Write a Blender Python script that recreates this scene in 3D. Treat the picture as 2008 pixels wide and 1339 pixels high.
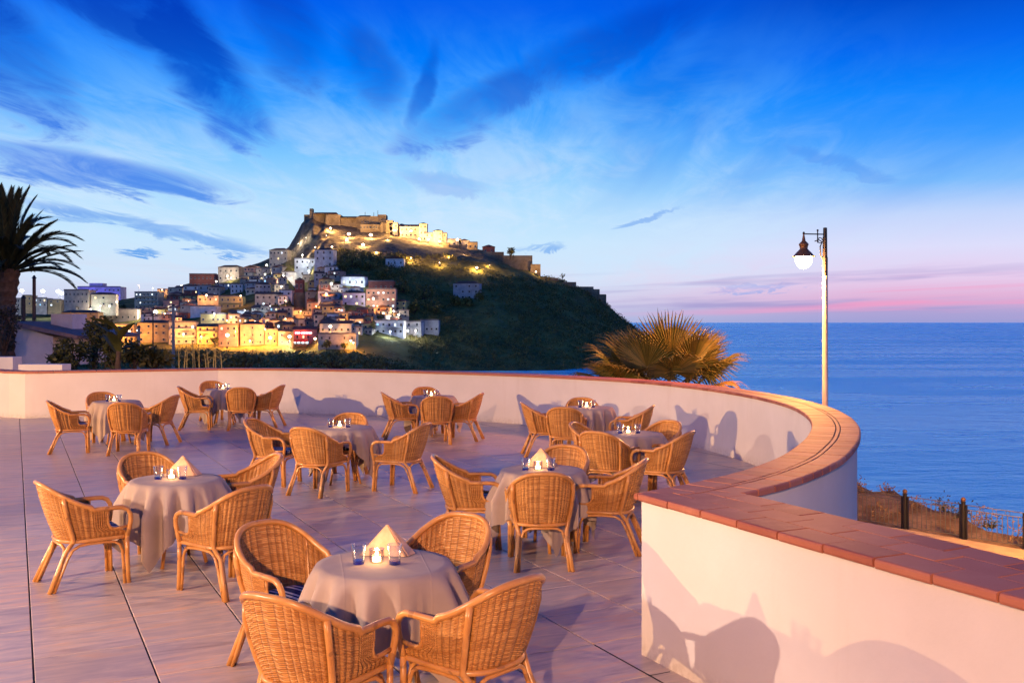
import bpy, bmesh, math, random
import numpy as np
from mathutils import Vector, Matrix, noise as mnoise

# ------------------------------------------------------------------ camera, sky, exposure
for o in list(bpy.data.objects): bpy.data.objects.remove(o)
SC = bpy.context.scene
COL = SC.collection
R = math.radians
FPX, CX, HY, CH = 1952.0, 1004.0, 632.0, 2.15      # focal length in photo pixels, centre column, horizon row, eye height

cam_data = bpy.data.cameras.new('camera')
cam = bpy.data.objects.new('camera', cam_data); COL.objects.link(cam)
cam.location = (0, 0, CH); cam.rotation_euler = (R(90), 0, 0)
cam_data.sensor_width = 36; cam_data.lens = 36 * FPX / 2008
cam_data.shift_y = -(669.5 - HY) / 2008
cam_data.clip_start = 0.05; cam_data.clip_end = 120000
SC.camera = cam
SC.view_settings.view_transform = 'Standard'; SC.view_settings.look = 'None'
SC.view_settings.exposure = 0.0; SC.view_settings.gamma = 1.0
SC.view_settings.use_curve_mapping = False
SC.render.engine = 'CYCLES'
cy = SC.cycles
cy.use_denoising = True
try: cy.denoiser = 'OPENIMAGEDENOISE'
except Exception: pass
cy.max_bounces = 4; cy.diffuse_bounces = 2; cy.glossy_bounces = 2; cy.transmission_bounces = 4
cy.use_adaptive_sampling = True; cy.adaptive_threshold = 0.03; cy.adaptive_min_samples = 16
cy.transparent_max_bounces = 14; cy.sample_clamp_indirect = 4.0; cy.sample_clamp_direct = 0.0
cy.caustics_reflective = False; cy.caustics_refractive = False
try: cy.use_light_tree = True
except Exception: pass

def lin(c):
    if isinstance(c, str): c = tuple(int(c[i:i+2], 16) for i in (0, 2, 4))
    return tuple(((v/255/12.92) if v/255 <= .04045 else ((v/255+.055)/1.055)**2.4) for v in c)
def rgba(c): return (c[0], c[1], c[2], 1.0)

class NT:
    """small helper for node trees"""
    def __init__(s, tree): s.t = tree; s.n = tree.nodes; s.l = tree.links; s.n.clear()
    def new(s, typ, **kw):
        nd = s.n.new(typ)
        for k, v in kw.items(): setattr(nd, k, v)
        return nd
    def put(s, sock, v):
        if v is None: return
        if isinstance(v, bpy.types.NodeSocket): s.l.new(v, sock)
        else:
            try: sock.default_value = v
            except Exception: sock.default_value = rgba(v)
    def m(s, op, a, b=None, c=None, clamp=False):
        nd = s.new('ShaderNodeMath', operation=op, use_clamp=clamp)
        s.put(nd.inputs[0], a); s.put(nd.inputs[1], b); s.put(nd.inputs[2], c)
        return nd.outputs[0]
    def ss(s, v, a, b, lo=0.0, hi=1.0):
        nd = s.new('ShaderNodeMapRange', interpolation_type='SMOOTHSTEP')
        s.put(nd.inputs['Value'], v); s.put(nd.inputs['From Min'], a); s.put(nd.inputs['From Max'], b)
        s.put(nd.inputs['To Min'], lo); s.put(nd.inputs['To Max'], hi)
        return nd.outputs[0]
    def mix(s, f, a, b, mode='MIX'):
        nd = s.new('ShaderNodeMix', data_type='RGBA', blend_type=mode)
        s.put(nd.inputs[0], f)
        s.put(nd.inputs[6], a if isinstance(a, bpy.types.NodeSocket) else rgba(a))
        s.put(nd.inputs[7], b if isinstance(b, bpy.types.NodeSocket) else rgba(b))
        return nd.outputs[2]
    def noise(s, vec, scale, detail=4, rough=.5, dist=0.0):
        nd = s.new('ShaderNodeTexNoise'); s.put(nd.inputs['Vector'], vec)
        nd.inputs['Scale'].default_value = scale; nd.inputs['Detail'].default_value = detail
        nd.inputs['Roughness'].default_value = rough; nd.inputs['Distortion'].default_value = dist
        return nd.outputs['Fac']
    def xyz(s, v):
        nd = s.new('ShaderNodeSeparateXYZ'); s.put(nd.inputs[0], v); return nd.outputs
    def comb(s, x, y, z):
        nd = s.new('ShaderNodeCombineXYZ'); s.put(nd.inputs[0], x); s.put(nd.inputs[1], y); s.put(nd.inputs[2], z); return nd.outputs[0]
    def mapping(s, v, scale=(1,1,1), loc=(0,0,0), rot=(0,0,0)):
        nd = s.new('ShaderNodeMapping'); s.put(nd.inputs['Vector'], v)
        nd.inputs['Scale'].default_value = scale; nd.inputs['Location'].default_value = loc; nd.inputs['Rotation'].default_value = rot
        return nd.outputs[0]
    def ramp(s, f, stops):
        nd = s.new('ShaderNodeValToRGB'); s.put(nd.inputs[0], f)
        el = nd.color_ramp.elements
        while len(el) > 1: el.remove(el[-1])
        el[0].position = stops[0][0]; el[0].color = rgba(stops[0][1])
        for p, c in stops[1:]:
            e = el.new(p); e.color = rgba(c)
        return nd.outputs[0]
    def bump(s, h, strength=.3, dist=.01):
        nd = s.new('ShaderNodeBump'); nd.inputs['Strength'].default_value = strength; nd.inputs['Distance'].default_value = dist
        s.put(nd.inputs['Height'], h); return nd.outputs[0]

# --- dusk sky: pale horizon to deep blue, streaked cirrus fanning out from the headland
world = bpy.data.worlds.new('World'); SC.world = world; world.use_nodes = True
world.cycles.sampling_method = 'MANUAL'; world.cycles.sample_map_resolution = 256
w = NT(world.node_tree)
D = w.new('ShaderNodeTexCoord').outputs['Generated']
dx, dy, dz = w.xyz(D)
el = w.m('MAXIMUM', dz, 0.0)
az = w.m('ARCTAN2', dx, dy)                                   # 0 = straight ahead, + to the sea side
te = w.m('DIVIDE', el, w.m('SQRT', w.m('MAXIMUM', w.m('SUBTRACT', 1.0, w.m('MULTIPLY', el, el)), .0001)))
base_l = w.ramp(el, [(0.0, lin((178,186,224))), (.02, lin((206,208,236))), (.045, lin((216,228,248))), (.08, lin((200,232,254))), (.12, lin((176,222,255))), (.16, lin((128,200,255))),
                     (.205, lin((48,158,255))), (.245, lin((0,128,254))), (.30, lin((0,96,238))), (.38, lin((0,84,216))), (.55, lin((8,90,196))), (1.0, lin((10,78,160)))])
base_r = w.ramp(el, [(0.0, lin((160,160,214))), (.010, lin((176,164,214))), (.024, lin((226,178,216))), (.042, lin((232,206,238))), (.07, lin((222,222,252))), (.10, lin((196,214,253))), (.13, lin((120,186,253))),
                     (.17, lin((56,154,255))), (.21, lin((10,134,254))), (.25, lin((0,102,238))), (.295, lin((0,72,198))), (.38, lin((0,70,192))), (.55, lin((8,84,188))), (1.0, lin((10,78,160)))])
sky = w.mix(w.ss(az, .0, .40), base_l, base_r)
den = w.m('ADD', el, .055)
P = w.comb(w.m('DIVIDE', dx, den), w.m('DIVIDE', dy, den), 0.0)
P1 = w.mapping(P, scale=(1.0, .22, 1), rot=(0, 0, R(-9)))
n1 = w.noise(P1, 1.25, 5, .60, .55)
n2 = w.noise(w.mapping(P1, loc=(7.3, 2.1, 0)), .75, 4, .58, .35)
n3 = w.noise(w.mapping(P1, loc=(1.7, 9.1, 0), scale=(1.0, 1.7, 1)), 3.4, 5, .66, .8)
left = w.ss(az, .46, -.02)
band = w.m('MULTIPLY', w.ss(el, .015, .07), w.ss(el, .33, .13))
wisp = w.m('ADD', w.m('MULTIPLY', n1, .62), w.m('MULTIPLY', n3, .38))
white = w.m('MULTIPLY', w.m('MULTIPLY', w.ss(wisp, .40, .61), band), w.m('ADD', w.m('MULTIPLY', left, .85), .08))
sky = w.mix(white, sky, w.mix(w.ss(el, .10, .26), lin((206,232,255)), lin((96,182,255))))
# dark blue cirrus banks: (column, row, half length, half width, slope angle, strength)
def skyp(x, y):
    u = (x - 1004.0) / FPX; v = (HY - y) / FPX
    return math.atan(u), v / math.sqrt(1 + u * u)
BANKS = [(385,110,200,58,55,1.0), (230,10,210,60,25,.9), (445,225,75,42,60,.8), (30,110,150,70,52,1.0), (170,335,250,32,7,.95), (330,365,110,16,14,.7), (828,175,95,20,-76,.75),
         (300,448,210,15,11,.75), (120,432,100,10,-4,.6), (268,494,42,6,4,.95), (452,502,26,5,6,.9), (955,205,190,46,-28,.75), (1180,95,230,52,-22,.6), (880,362,100,20,10,.32),
         (1255,430,80,8,-14,.55), (1048,488,58,8,-6,.7), (720,130,90,50,60,.55), (560,60,110,60,60,.6), (1640,320,120,14,20,.3), (1480,565,80,7,-4,.5)]
dark = None
wn = w.m('ADD', w.m('MULTIPLY', n3, .55), w.m('MULTIPLY', n2, .45))
wx = w.m('ADD', az, w.m('MULTIPLY', w.m('SUBTRACT', n1, .5), .06)); wy = w.m('ADD', te, w.m('MULTIPLY', w.m('SUBTRACT', n3, .5), .035))
nbreak = w.m('MULTIPLY', w.m('SUBTRACT', .5, w.m('ADD', w.m('MULTIPLY', n3, .6), w.m('MULTIPLY', n1, .4))), 5.0)
wv = w.comb(wx, wy, 0.0)
for bx, by, hl, hw, an, st in BANKS:
    a0, e0 = skyp(bx, by)
    mp = w.new('ShaderNodeMapping', vector_type='TEXTURE'); w.l.new(wv, mp.inputs['Vector'])
    mp.inputs['Location'].default_value = (a0, e0, 0); mp.inputs['Rotation'].default_value = (0, 0, R(-an)); mp.inputs['Scale'].default_value = (hl / FPX, hw / FPX, 1)
    dt = w.new('ShaderNodeVectorMath', operation='DOT_PRODUCT'); w.l.new(mp.outputs[0], dt.inputs[0]); w.l.new(mp.outputs[0], dt.inputs[1])
    r2 = dt.outputs['Value']
    g = w.m('MULTIPLY', w.ss(w.m('ADD', r2, nbreak), 1.55, .15), st)
    dark = g if dark is None else w.m('MAXIMUM', dark, g)
rest = w.m('MULTIPLY', w.m('MULTIPLY', w.ss(n2, .54, .72), w.ss(el, .08, .2)), .45)
dark = w.m('MAXIMUM', dark, rest)
dark = w.m('MULTIPLY', dark, w.ss(wn, .32, .56, .45, 1.0))
darkcol = w.mix(w.ss(el, .06, .17), lin((84,158,238)), w.mix(w.ss(el, .15, .30), lin((0,110,234)), lin((0,56,184))))
sky = w.mix(w.m('MULTIPLY', dark, .92), sky, darkcol)
# low bands of mauve and rose cloud over the horizon
slope = w.m('ADD', el, w.m('MULTIPLY', az, -.03))
hb = w.noise(w.comb(w.m('MULTIPLY', az, 3.2), w.m('MULTIPLY', slope, 70.0), 3.0), 1.0, 4, .58, .4)
hbm = w.m('MULTIPLY', w.ss(hb, .47, .66), w.m('MULTIPLY', w.ss(el, .004, .016), w.ss(el, .062, .03)))
sky = w.mix(w.m('MULTIPLY', hbm, .75), sky, lin((160,152,208)))
hp = w.noise(w.comb(w.m('MULTIPLY', az, 2.6), w.m('MULTIPLY', slope, 85.0), 11.0), 1.0, 4, .58, .4)
hpm = w.m('MULTIPLY', w.m('MULTIPLY', w.ss(hp, .46, .68), w.m('MULTIPLY', w.ss(el, .002, .012), w.ss(el, .05, .024))), w.ss(az, -.05, .45))
sky = w.mix(w.m('MULTIPLY', hpm, .85), sky, lin((244,158,200)))
bg = w.new('ShaderNodeBackground'); w.put(bg.inputs[0], sky); bg.inputs[1].default_value = 1.0
wo = w.new('ShaderNodeOutputWorld'); w.l.new(bg.outputs[0], wo.inputs[0])

# ------------------------------------------------------------------ helpers
MATS = {}
def pbr(name, build):
    """build(nt) -> dict(color, rough, metallic, normal, emit, emit_strength, alpha, spec, trans, sheen)"""
    if name in MATS: return MATS[name]
    m = bpy.data.materials.new(name); m.use_nodes = True
    t = NT(m.node_tree); d = build(t)
    b = t.new('ShaderNodeBsdfPrincipled')
    keys = dict(color='Base Color', rough='Roughness', metallic='Metallic', normal='Normal', emit='Emission Color', emit_strength='Emission Strength',
                alpha='Alpha', spec='Specular IOR Level', trans='Transmission Weight', coat='Coat Weight', sub='Subsurface Weight')
    for k, v in d.items():
        s = b.inputs[keys[k]]
        if isinstance(v, bpy.types.NodeSocket): t.l.new(v, s)
        elif isinstance(v, tuple): s.default_value = rgba(v)
        else: s.default_value = v
    o = t.new('ShaderNodeOutputMaterial'); t.l.new(b.outputs[0], o.inputs[0])
    MATS[name] = m
    return m
def obj_coord(t): return t.new('ShaderNodeTexCoord').outputs['Object']
def world_coord(t): return t.new('ShaderNodeNewGeometry').outputs['Position']
def rnd(t): return t.new('ShaderNodeObjectInfo').outputs['Random']
def plain(name, c, rough=.6, var=.15, scale=6.0, metallic=0.0, bump=0.0, bscale=40.0, use_world=False, spec=.5):
    def f(t):
        P = world_coord(t) if use_world else obj_coord(t)
        n = t.noise(P, scale, 4, .6)
        k = t.ss(n, .25, .75, 1 - var, 1 + var)
        k = t.m('MULTIPLY', k, t.m('ADD', t.m('MULTIPLY', rnd(t), var * .8), 1 - var * .4))
        col = t.mix(1.0, c, t.comb(k, k, k), 'MULTIPLY')
        d = dict(color=col, rough=rough, metallic=metallic, spec=spec)
        if bump: d['normal'] = t.bump(t.noise(P, bscale, 3, .6), bump, .01)
        return d
    return pbr(name, f)
def emitter(name, c, strength):
    return pbr(name, lambda t: dict(color=(.02, .02, .02), rough=.5, emit=c, emit_strength=strength))

class MB:
    """collects shapes of ONE piece; build() links them as one mesh object"""
    def __init__(s): s.v = []; s.f = []; s.mi = []; s.cur = 0
    def add(s, vs, fs):
        b = len(s.v); s.v.extend([tuple(p) for p in vs])
        for f in fs: s.f.append(tuple(i + b for i in f)); s.mi.append(s.cur)
        return s
    def box(s, x0, x1, y0, y1, z0, z1):
        return s.add([(x0,y0,z0),(x1,y0,z0),(x1,y1,z0),(x0,y1,z0),(x0,y0,z1),(x1,y0,z1),(x1,y1,z1),(x0,y1,z1)],
                     [(0,3,2,1),(4,5,6,7),(0,1,5,4),(1,2,6,5),(2,3,7,6),(3,0,4,7)])
    def tube(s, pts, r, sides=8, cap=True):
        pts = [Vector(p) for p in pts]; n = len(pts)
        rr = r if isinstance(r, (list, tuple)) else [r] * n
        prev = None; vs = []; fs = []
        for i, p in enumerate(pts):
            t = (pts[min(i+1, n-1)] - pts[max(i-1, 0)])
            t = t.normalized() if t.length > 1e-9 else Vector((0, 0, 1))
            if prev is None:
                u = t.cross(Vector((0, 0, 1)))
                if u.length < 1e-3: u = t.cross(Vector((0, 1, 0)))
                u.normalize()
            else:
                u = prev - t * prev.dot(t)
                u = u.normalized() if u.length > 1e-6 else t.orthogonal().normalized()
            prev = u; q = t.cross(u)
            for k in range(sides):
                a = 2 * math.pi * k / sides
                vs.append(p + (u * math.cos(a) + q * math.sin(a)) * rr[i])
        for i in range(n - 1):
            for k in range(sides):
                k2 = (k + 1) % sides
                fs.append((i*sides+k, i*sides+k2, (i+1)*sides+k2, (i+1)*sides+k))
        if cap:
            fs.append(tuple(reversed(range(sides)))); fs.append(tuple((n-1)*sides + k for k in range(sides)))
        return s.add(vs, fs)
    def lathe(s, prof, c=(0, 0, 0), sides=16, cap=True):
        vs = []; fs = []; n = len(prof)
        for r, z in prof:
            for k in range(sides):
                a = 2 * math.pi * k / sides
                vs.append((c[0] + r * math.cos(a), c[1] + r * math.sin(a), c[2] + z))
        for i in range(n - 1):
            for k in range(sides):
                k2 = (k + 1) % sides
                fs.append((i*sides+k, i*sides+k2, (i+1)*sides+k2, (i+1)*sides+k))
        if cap:
            if prof[0][0] > 1e-4: fs.append(tuple(reversed(range(sides))))
            if prof[-1][0] > 1e-4: fs.append(tuple((n-1)*sides + k for k in range(sides)))
        return s.add(vs, fs)
    def ball(s, c, r, seg=10, rings=6, sq=(1, 1, 1)):
        prof = []
        vs = []; fs = []
        for i in range(rings + 1):
            ph = math.pi * i / rings
            for k in range(seg):
                a = 2 * math.pi * k / seg
                vs.append((c[0]+r*sq[0]*math.sin(ph)*math.cos(a), c[1]+r*sq[1]*math.sin(ph)*math.sin(a), c[2]-r*sq[2]*math.cos(ph)))
        for i in range(rings):
            for k in range(seg):
                k2 = (k+1) % seg
                fs.append((i*seg+k, i*seg+k2, (i+1)*seg+k2, (i+1)*seg+k))
        return s.add(vs, fs)
    def prism(s, poly, z0, z1):
        n = len(poly)
        return s.add([(x, y, z0) for x, y in poly] + [(x, y, z1) for x, y in poly],
                     [tuple(reversed(range(n))), tuple(range(n, 2*n))] + [(i, (i+1) % n, n + (i+1) % n, n + i) for i in range(n)])
    def leaf(s, c, size, rng, asp=.5):
        d = Vector((rng.uniform(-1,1), rng.uniform(-1,1), rng.uniform(-.6,1))).normalized()
        u = d.orthogonal().normalized(); a = rng.uniform(0, 6.28)
        q = (Matrix.Rotation(a, 3, d) @ u)
        c = Vector(c); t = c + d * size
        m = c + d * size * .5
        return s.add([c, m + q * size * asp * .5, t, m - q * size * asp * .5], [(0, 1, 2, 3)])
    def mesh(s, name, mats, smooth=False):
        me = bpy.data.meshes.new(name); me.from_pydata(s.v, [], s.f)
        mats = mats if isinstance(mats, (list, tuple)) else [mats]
        for m in mats: me.materials.append(m)
        if len(mats) > 1: me.polygons.foreach_set('material_index', s.mi)
        if smooth: me.polygons.foreach_set('use_smooth', [True] * len(me.polygons))
        me.update()
        return me
    def build(s, name, mats, parent=None, smooth=False, loc=None):
        return link(name, s.mesh(name, mats, smooth), parent, loc)
def link(name, me, parent=None, loc=None, rot=None, scale=None):
    o = bpy.data.objects.new(name, me); COL.objects.link(o)
    if parent is not None: o.parent = parent
    if loc is not None: o.location = loc
    if rot is not None: o.rotation_euler = rot
    if scale is not None: o.scale = scale
    return o
def tag(o, label=None, cat=None, group=None, kind=None):
    if label: o['label'] = label
    if cat: o['category'] = cat
    if group: o['group'] = group
    if kind: o['kind'] = kind
    return o
def thing(name, label, cat, loc=(0, 0, 0), rz=0.0, group=None):
    o = bpy.data.objects.new(name, None); COL.objects.link(o)
    o.location = loc; o.rotation_euler = (0, 0, rz); o.empty_display_size = .2
    return tag(o, label, cat, group)
def point_light(name, parent, loc, color, power, radius=.05):
    L = bpy.data.lights.new(name, 'POINT'); L.color = color; L.energy = power; L.shadow_soft_size = radius
    o = bpy.data.objects.new(name, L); COL.objects.link(o); o.parent = parent; o.location = loc
    return o
def spot_light(name, parent, loc, target, color, power, angle, radius=.05, blend=.4):
    L = bpy.data.lights.new(name, 'SPOT'); L.color = color; L.energy = power; L.shadow_soft_size = radius
    L.spot_size = R(angle); L.spot_blend = blend
    o = bpy.data.objects.new(name, L); COL.objects.link(o); o.parent = parent; o.location = loc
    o.rotation_euler = (Vector(target) - Vector(loc)).to_track_quat('-Z', 'Y').to_euler()
    return o
def px(x, y, Y):                     # photo pixel at distance Y -> point
    return Vector(((x - CX) / FPX * Y, Y, CH + (HY - y) / FPX * Y))
def smooth01(t):
    t = max(0.0, min(1.0, t)); return t * t * (3 - 2 * t)
# ------------------------------------------------------------------ sea, ground and the headland
SEA = -25.0
def sea_mat(t):
    P = world_coord(t)
    a = t.noise(t.mapping(P, scale=(.055, .11, 1)), 1.0, 6, .6, .3)
    b = t.noise(t.mapping(P, scale=(.25, .6, 1)), 1.0, 5, .65, .4)
    c = t.noise(t.mapping(P, scale=(.004, .016, 1)), 1.0, 4, .55, .6)
    h = t.m('ADD', t.m('MULTIPLY', a, 2.2), t.m('MULTIPLY', b, .8))
    col = t.mix(t.ss(c, .3, .7), (.12, .88, .97), (.22, 1.0, 1.0))
    rg = t.ss(c, .3, .7, .23, .32)
    return dict(color=col, rough=rg, normal=t.bump(h, 1.0, 2.6), spec=.5, metallic=.92)
def far_sheet(name, z, x0, x1, y0, y1, mat):
    return MB().add([(x0,y0,z),(x1,y0,z),(x1,y1,z),(x0,y1,z)], [(0,1,2,3)]).build(name, mat)
tag(far_sheet('sea', SEA, -60000, 60000, -3000, 90000, pbr('sea_water', sea_mat)), kind='structure')

def interp(tab, x):
    if x <= tab[0][0]: return tab[0][1]
    for (a, p), (b, q) in zip(tab, tab[1:]):
        if x <= b: return p + (q - p) * (x - a) / (b - a)
    return tab[-1][1]
SKYLINE = [(-400,616),(0,612),(120,604),(200,594),(260,584),(330,566),(400,548),(450,533),(510,514),(545,499),(566,484),(578,466),(587,447),(594,433),(600,428),(607,424),(613,420),(622,430),(650,436),
           (700,444),(760,452),(800,462),(860,474),(900,482),(950,490),(990,506),(1040,526),(1062,540),(1100,548),(1140,566),(1172,584),(1190,597),(1215,620),(1250,646),(1290,676),(1330,706),(1380,735),(1500,745)]
BASEY = [(-400,640),(0,650),(110,690),(700,694),(780,706),(860,724),(1100,729),(1380,738),(1500,748)]
DRIDGE = [(-400,900),(560,880),(612,880),(900,850),(1250,800),(1500,780)]
DBASE = [(-400,600),(0,590),(110,560),(700,560),(1100,560),(1250,620),(1500,640)]
def fbm(x, y, s, o=4): return mnoise.fractal(Vector((x / s, y / s, 3.7)), 1.0, 2.0, o)
def hill_z(a, Y, rough=True):
    c = a * FPX + CX
    dr, db = interp(DRIDGE, c), interp(DBASE, c)
    zr = CH + (HY - interp(SKYLINE, c)) / FPX * dr
    zb = CH + (HY - interp(BASEY, c)) / FPX * db
    s = (Y - db) / (dr - db)
    if s <= 0: z = max(zb + s * 40, SEA - 6) if c > 760 else zb + s * 9
    elif s <= 1:
        k = smooth01((c - 660) / 200) * smooth01((1260 - c) / 160)      # headland: gentle foot, steep shoulder, flatter top
        cr = smooth01((c - 560) / 25) * smooth01((640 - c) / 40)
        g = s * (1 - k) + k * (s * .55 + .45 * smooth01(s * 1.05))
        g = g * (1 - cr) + cr * (s ** 1.7)
        z = zb + (zr - zb) * g
    else: z = zr - (s - 1) ** 1.2 * 140 if c > 300 else zr - (s - 1) * 25
    if rough and s > 0:
        X = a * Y
        amp = min(1.0, s * 4) * (1.0 if s < .93 else .35)
        z += amp * (fbm(X, Y, 45, 5) * 3.2 * (1 if c > 640 else .25) + fbm(X + 99, Y, 9, 3) * (1.1 if c > 560 else .2))
        cr = smooth01((c - 556) / 16) * smooth01((665 - c) / 30) * smooth01((s - .5) / .2)
        if cr > 0: z += cr * (abs(fbm(X, Y + 50, 14, 4)) * 7 - 2.0) * (1 if s < .97 else .5)
    return z
def hit(x, y, y0=545.0, y1=930.0):
    """photo pixel -> point on the hillside"""
    a = (x - CX) / FPX; te = (HY - y) / FPX; Y = y0
    while Y < y1:
        if CH + te * Y <= hill_z(a, Y, False): break
        Y += 2.0
    return Vector((a * Y, Y, hill_z(a, Y, False)))

def hill_mat(t):
    P = world_coord(t)
    g = t.new('ShaderNodeNewGeometry')
    nz = t.xyz(g.outputs['Normal'])[2]
    n = t.noise(P, .045, 6, .65); n2 = t.noise(P, .35, 5, .7)
    veg = t.mix(t.ss(n, .35, .68), (.10, .088, .028), (.25, .22, .062))
    veg = t.mix(t.ss(n2, .52, .72), veg, (.20, .20, .12))
    rock = t.mix(t.ss(n2, .3, .7), (.10, .075, .05), (.26, .20, .14))
    steep = t.m('ADD', nz, t.m('MULTIPLY', t.m('SUBTRACT', n2, .5), .5))
    up = t.ss(t.xyz(P)[2], 38, 66)
    rk = t.m('MAXIMUM', t.m('MULTIPLY', t.ss(steep, .86, .60), t.ss(up, 0, 1, .25, 1.0)), t.ss(t.m('ADD', t.xyz(P)[2], t.m('MULTIPLY', n, 20)), 54, 68, 0, .9))
    col = t.mix(rk, veg, rock)
    return dict(color=col, rough=.95, normal=t.bump(n2, .8, 1.5), spec=.1)
def build_hill():
    nc, nr = 470, 150
    vs = []; fs = []
    cols = [-420 + i * (1960 / (nc - 1)) for i in range(nc)]
    ys = [330 + 210 * j / 20 for j in range(20)] + [540 + (1060 - 540) * j / (nr - 21) for j in range(nr - 20)]
    for Y in ys:
        for c in cols:
            a = (c - CX) / FPX
            vs.append((a * Y, Y, hill_z(a, Y)))
    for j in range(nr - 1):
        for i in range(nc - 1):
            k = j * nc + i
            fs.append((k, k + 1, k + nc + 1, k + nc))
    tag(MB().add(vs, fs).build('headland_hill', pbr('hill_ground', hill_mat), smooth=True), kind='structure')
build_hill()

# land between the terrace and the town: falls from the path level to a shallow valley
def near_z(X, Y):
    # fence line from (-2,43) to (16,21): beyond it the cliff drops to the sea
    d = (X - 9.7) * .752 + (Y - 28.5) * .659            # distance past the fence
    z = -3.55
    s = (X - 9.7) * .659 - (Y - 28.5) * .752             # along the fence
    bw = interp([(-4, 4.6), (0, 3.4), (3.2, 1.7), (7, 1.2)], s)
    if d > .2: z += .55 * smooth01((d - .2) / 2.0) * interp([(-3, 1.0), (1.5, .45), (4, .0)], s) + .16 * fbm(X, Y, 1.1, 4)
    if d > bw: z -= min((d - bw) * .75 + .25 * fbm(X, Y, 2.0, 3), 30)
    lo = Y - 46
    if lo > 0: z -= min(lo * .12, 14)
    if X < -14: z += min((-14 - X) * .12, 2.2)
    return z + .05 * fbm(X, Y, 1.7, 3)
def scrub_mat(t):
    P = world_coord(t)
    n = t.noise(P, 1.3, 6, .7); n2 = t.noise(P, 9, 4, .7)
    col = t.mix(t.ss(n, .35, .68), (.17, .095, .045), (.33, .21, .11))
    col = t.mix(t.ss(n2, .5, .75), col, (.10, .085, .035))
    return dict(color=col, rough=.95, normal=t.bump(t.m('ADD', n, n2), .7, .06), spec=.1)
def build_ground():
    xs = list(np.arange(-150, -30, 6.0)) + list(np.arange(-30, 45, .75)) + list(np.arange(45, 110, 5.0))
    ys = list(np.arange(-40, -10, 5.0)) + list(np.arange(-10, 62, .75)) + list(np.arange(62, 345, 8.0))
    vs = [(x, y, near_z(x, y)) for y in ys for x in xs]; n = len(xs); fs = []
    for j in range(len(ys) - 1):
        for i in range(n - 1):
            k = j * n + i; fs.append((k, k + 1, k + n + 1, k + n))
    tag(MB().add(vs, fs).build('ground', pbr('dry_scrub_ground', scrub_mat), smooth=True), kind='structure')
build_ground()
FD = Vector((.659, -.752, 0))                          # along the fence, towards the camera side
FO = Vector((9.72, 28.5, -3.55))
m_path = plain('sandy_path', (.38, .25, .13), .9, .2, 2.0, bump=.4, bscale=60, use_world=True)
def build_path():
    nrm = Vector((-.752, -.659, 0)); mb = MB(); vs = []; fs = []
    for i in range(40):
        c = FO + FD * (-22 + i * 1.4)
        for k in (0.22, 2.9):
            q = c + nrm * k; vs.append((q.x, q.y, near_z(q.x, q.y) + .07))
    for i in range(39): fs.append((2*i, 2*i+1, 2*i+3, 2*i+2))
    tag(mb.add(vs, fs).build('path', m_path), kind='structure')
build_path()
# ------------------------------------------------------------------ terrace floor
A_L = Vector((-.447, .894)); A_C = Vector((.894, .447))     # joint directions
TS, P0, Q0 = .672, .107, 7.07
def tile_mat(t):
    P = world_coord(t); r = rnd(t)
    x, y, z = t.xyz(t.mapping(P, rot=(0, 0, R(-26.5))))
    off = t.m('MULTIPLY', r, 37.0)
    v = t.comb(t.m('ADD', t.m('MULTIPLY', x, 1.0), off), t.m('ADD', t.m('MULTIPLY', y, 5.2), off), off)
    n = t.noise(v, 1.5, 6, .62, 1.2)
    n2 = t.noise(v, 4.0, 5, .65, .8)
    col = t.ramp(n, [(.22, (.25, .185, .165)), (.40, (.43, .345, .31)), (.54, (.55, .43, .35)), (.66, (.64, .42, .27)), (.80, (.48, .41, .38))])
    k = t.m('MULTIPLY', t.ss(n2, .25, .75, .86, 1.10), t.m('ADD', t.m('MULTIPLY', r, .16), .92))
    col = t.mix(1.0, col, t.comb(k, k, k), 'MULTIPLY')
    return dict(color=col, rough=t.ss(n2, .3, .7, .30, .44), normal=t.bump(n2, .08, .004), spec=.5)
m_tile = pbr('sandstone_look_tile', tile_mat)
m_joint = plain('dark_joint', (.045, .040, .045), .9, .1)

WALL_PTS = [(-7.05,23.9),(-5.5,23.72),(-3.85,23.2),(-2.3,22.55),(-.86,21.75),(.35,20.9),(1.41,19.95),(2.3,18.9),(2.98,17.6),(3.45,16.1),(3.70,14.6),(3.72,13.2),(3.55,11.9),(3.27,10.75),(2.93,9.75),(2.62,9.0),(2.3,8.32),(1.97,7.75),(1.64,7.28),(1.28,6.87),(.84,6.45)]
TIP = Vector((.84, 6.45)); S_DIR = Vector((.446, -.895)); S_NRM = Vector((.895, .446))
LEFT_PTS = [(-15.5, 25.6), (-12.4, 23.25), (-11.35, 22.45), (-10.9, 22.30), (-7.05, 23.9)]
def catmull(pts, sub=14):
    P = [Vector(p) for p in pts]; P = [P[0]*2 - P[1]] + P + [P[-1]*2 - P[-2]]; out = []
    for i in range(1, len(P) - 2):
        for k in range(sub):
            t = k / sub; a, b, c, d = P[i-1], P[i], P[i+1], P[i+2]
            out.append(.5*((2*b) + (c-a)*t + (2*a-5*b+4*c-d)*t*t + (3*b-a-3*c+d)*t**3))
    out.append(P[-2]); return out
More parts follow.
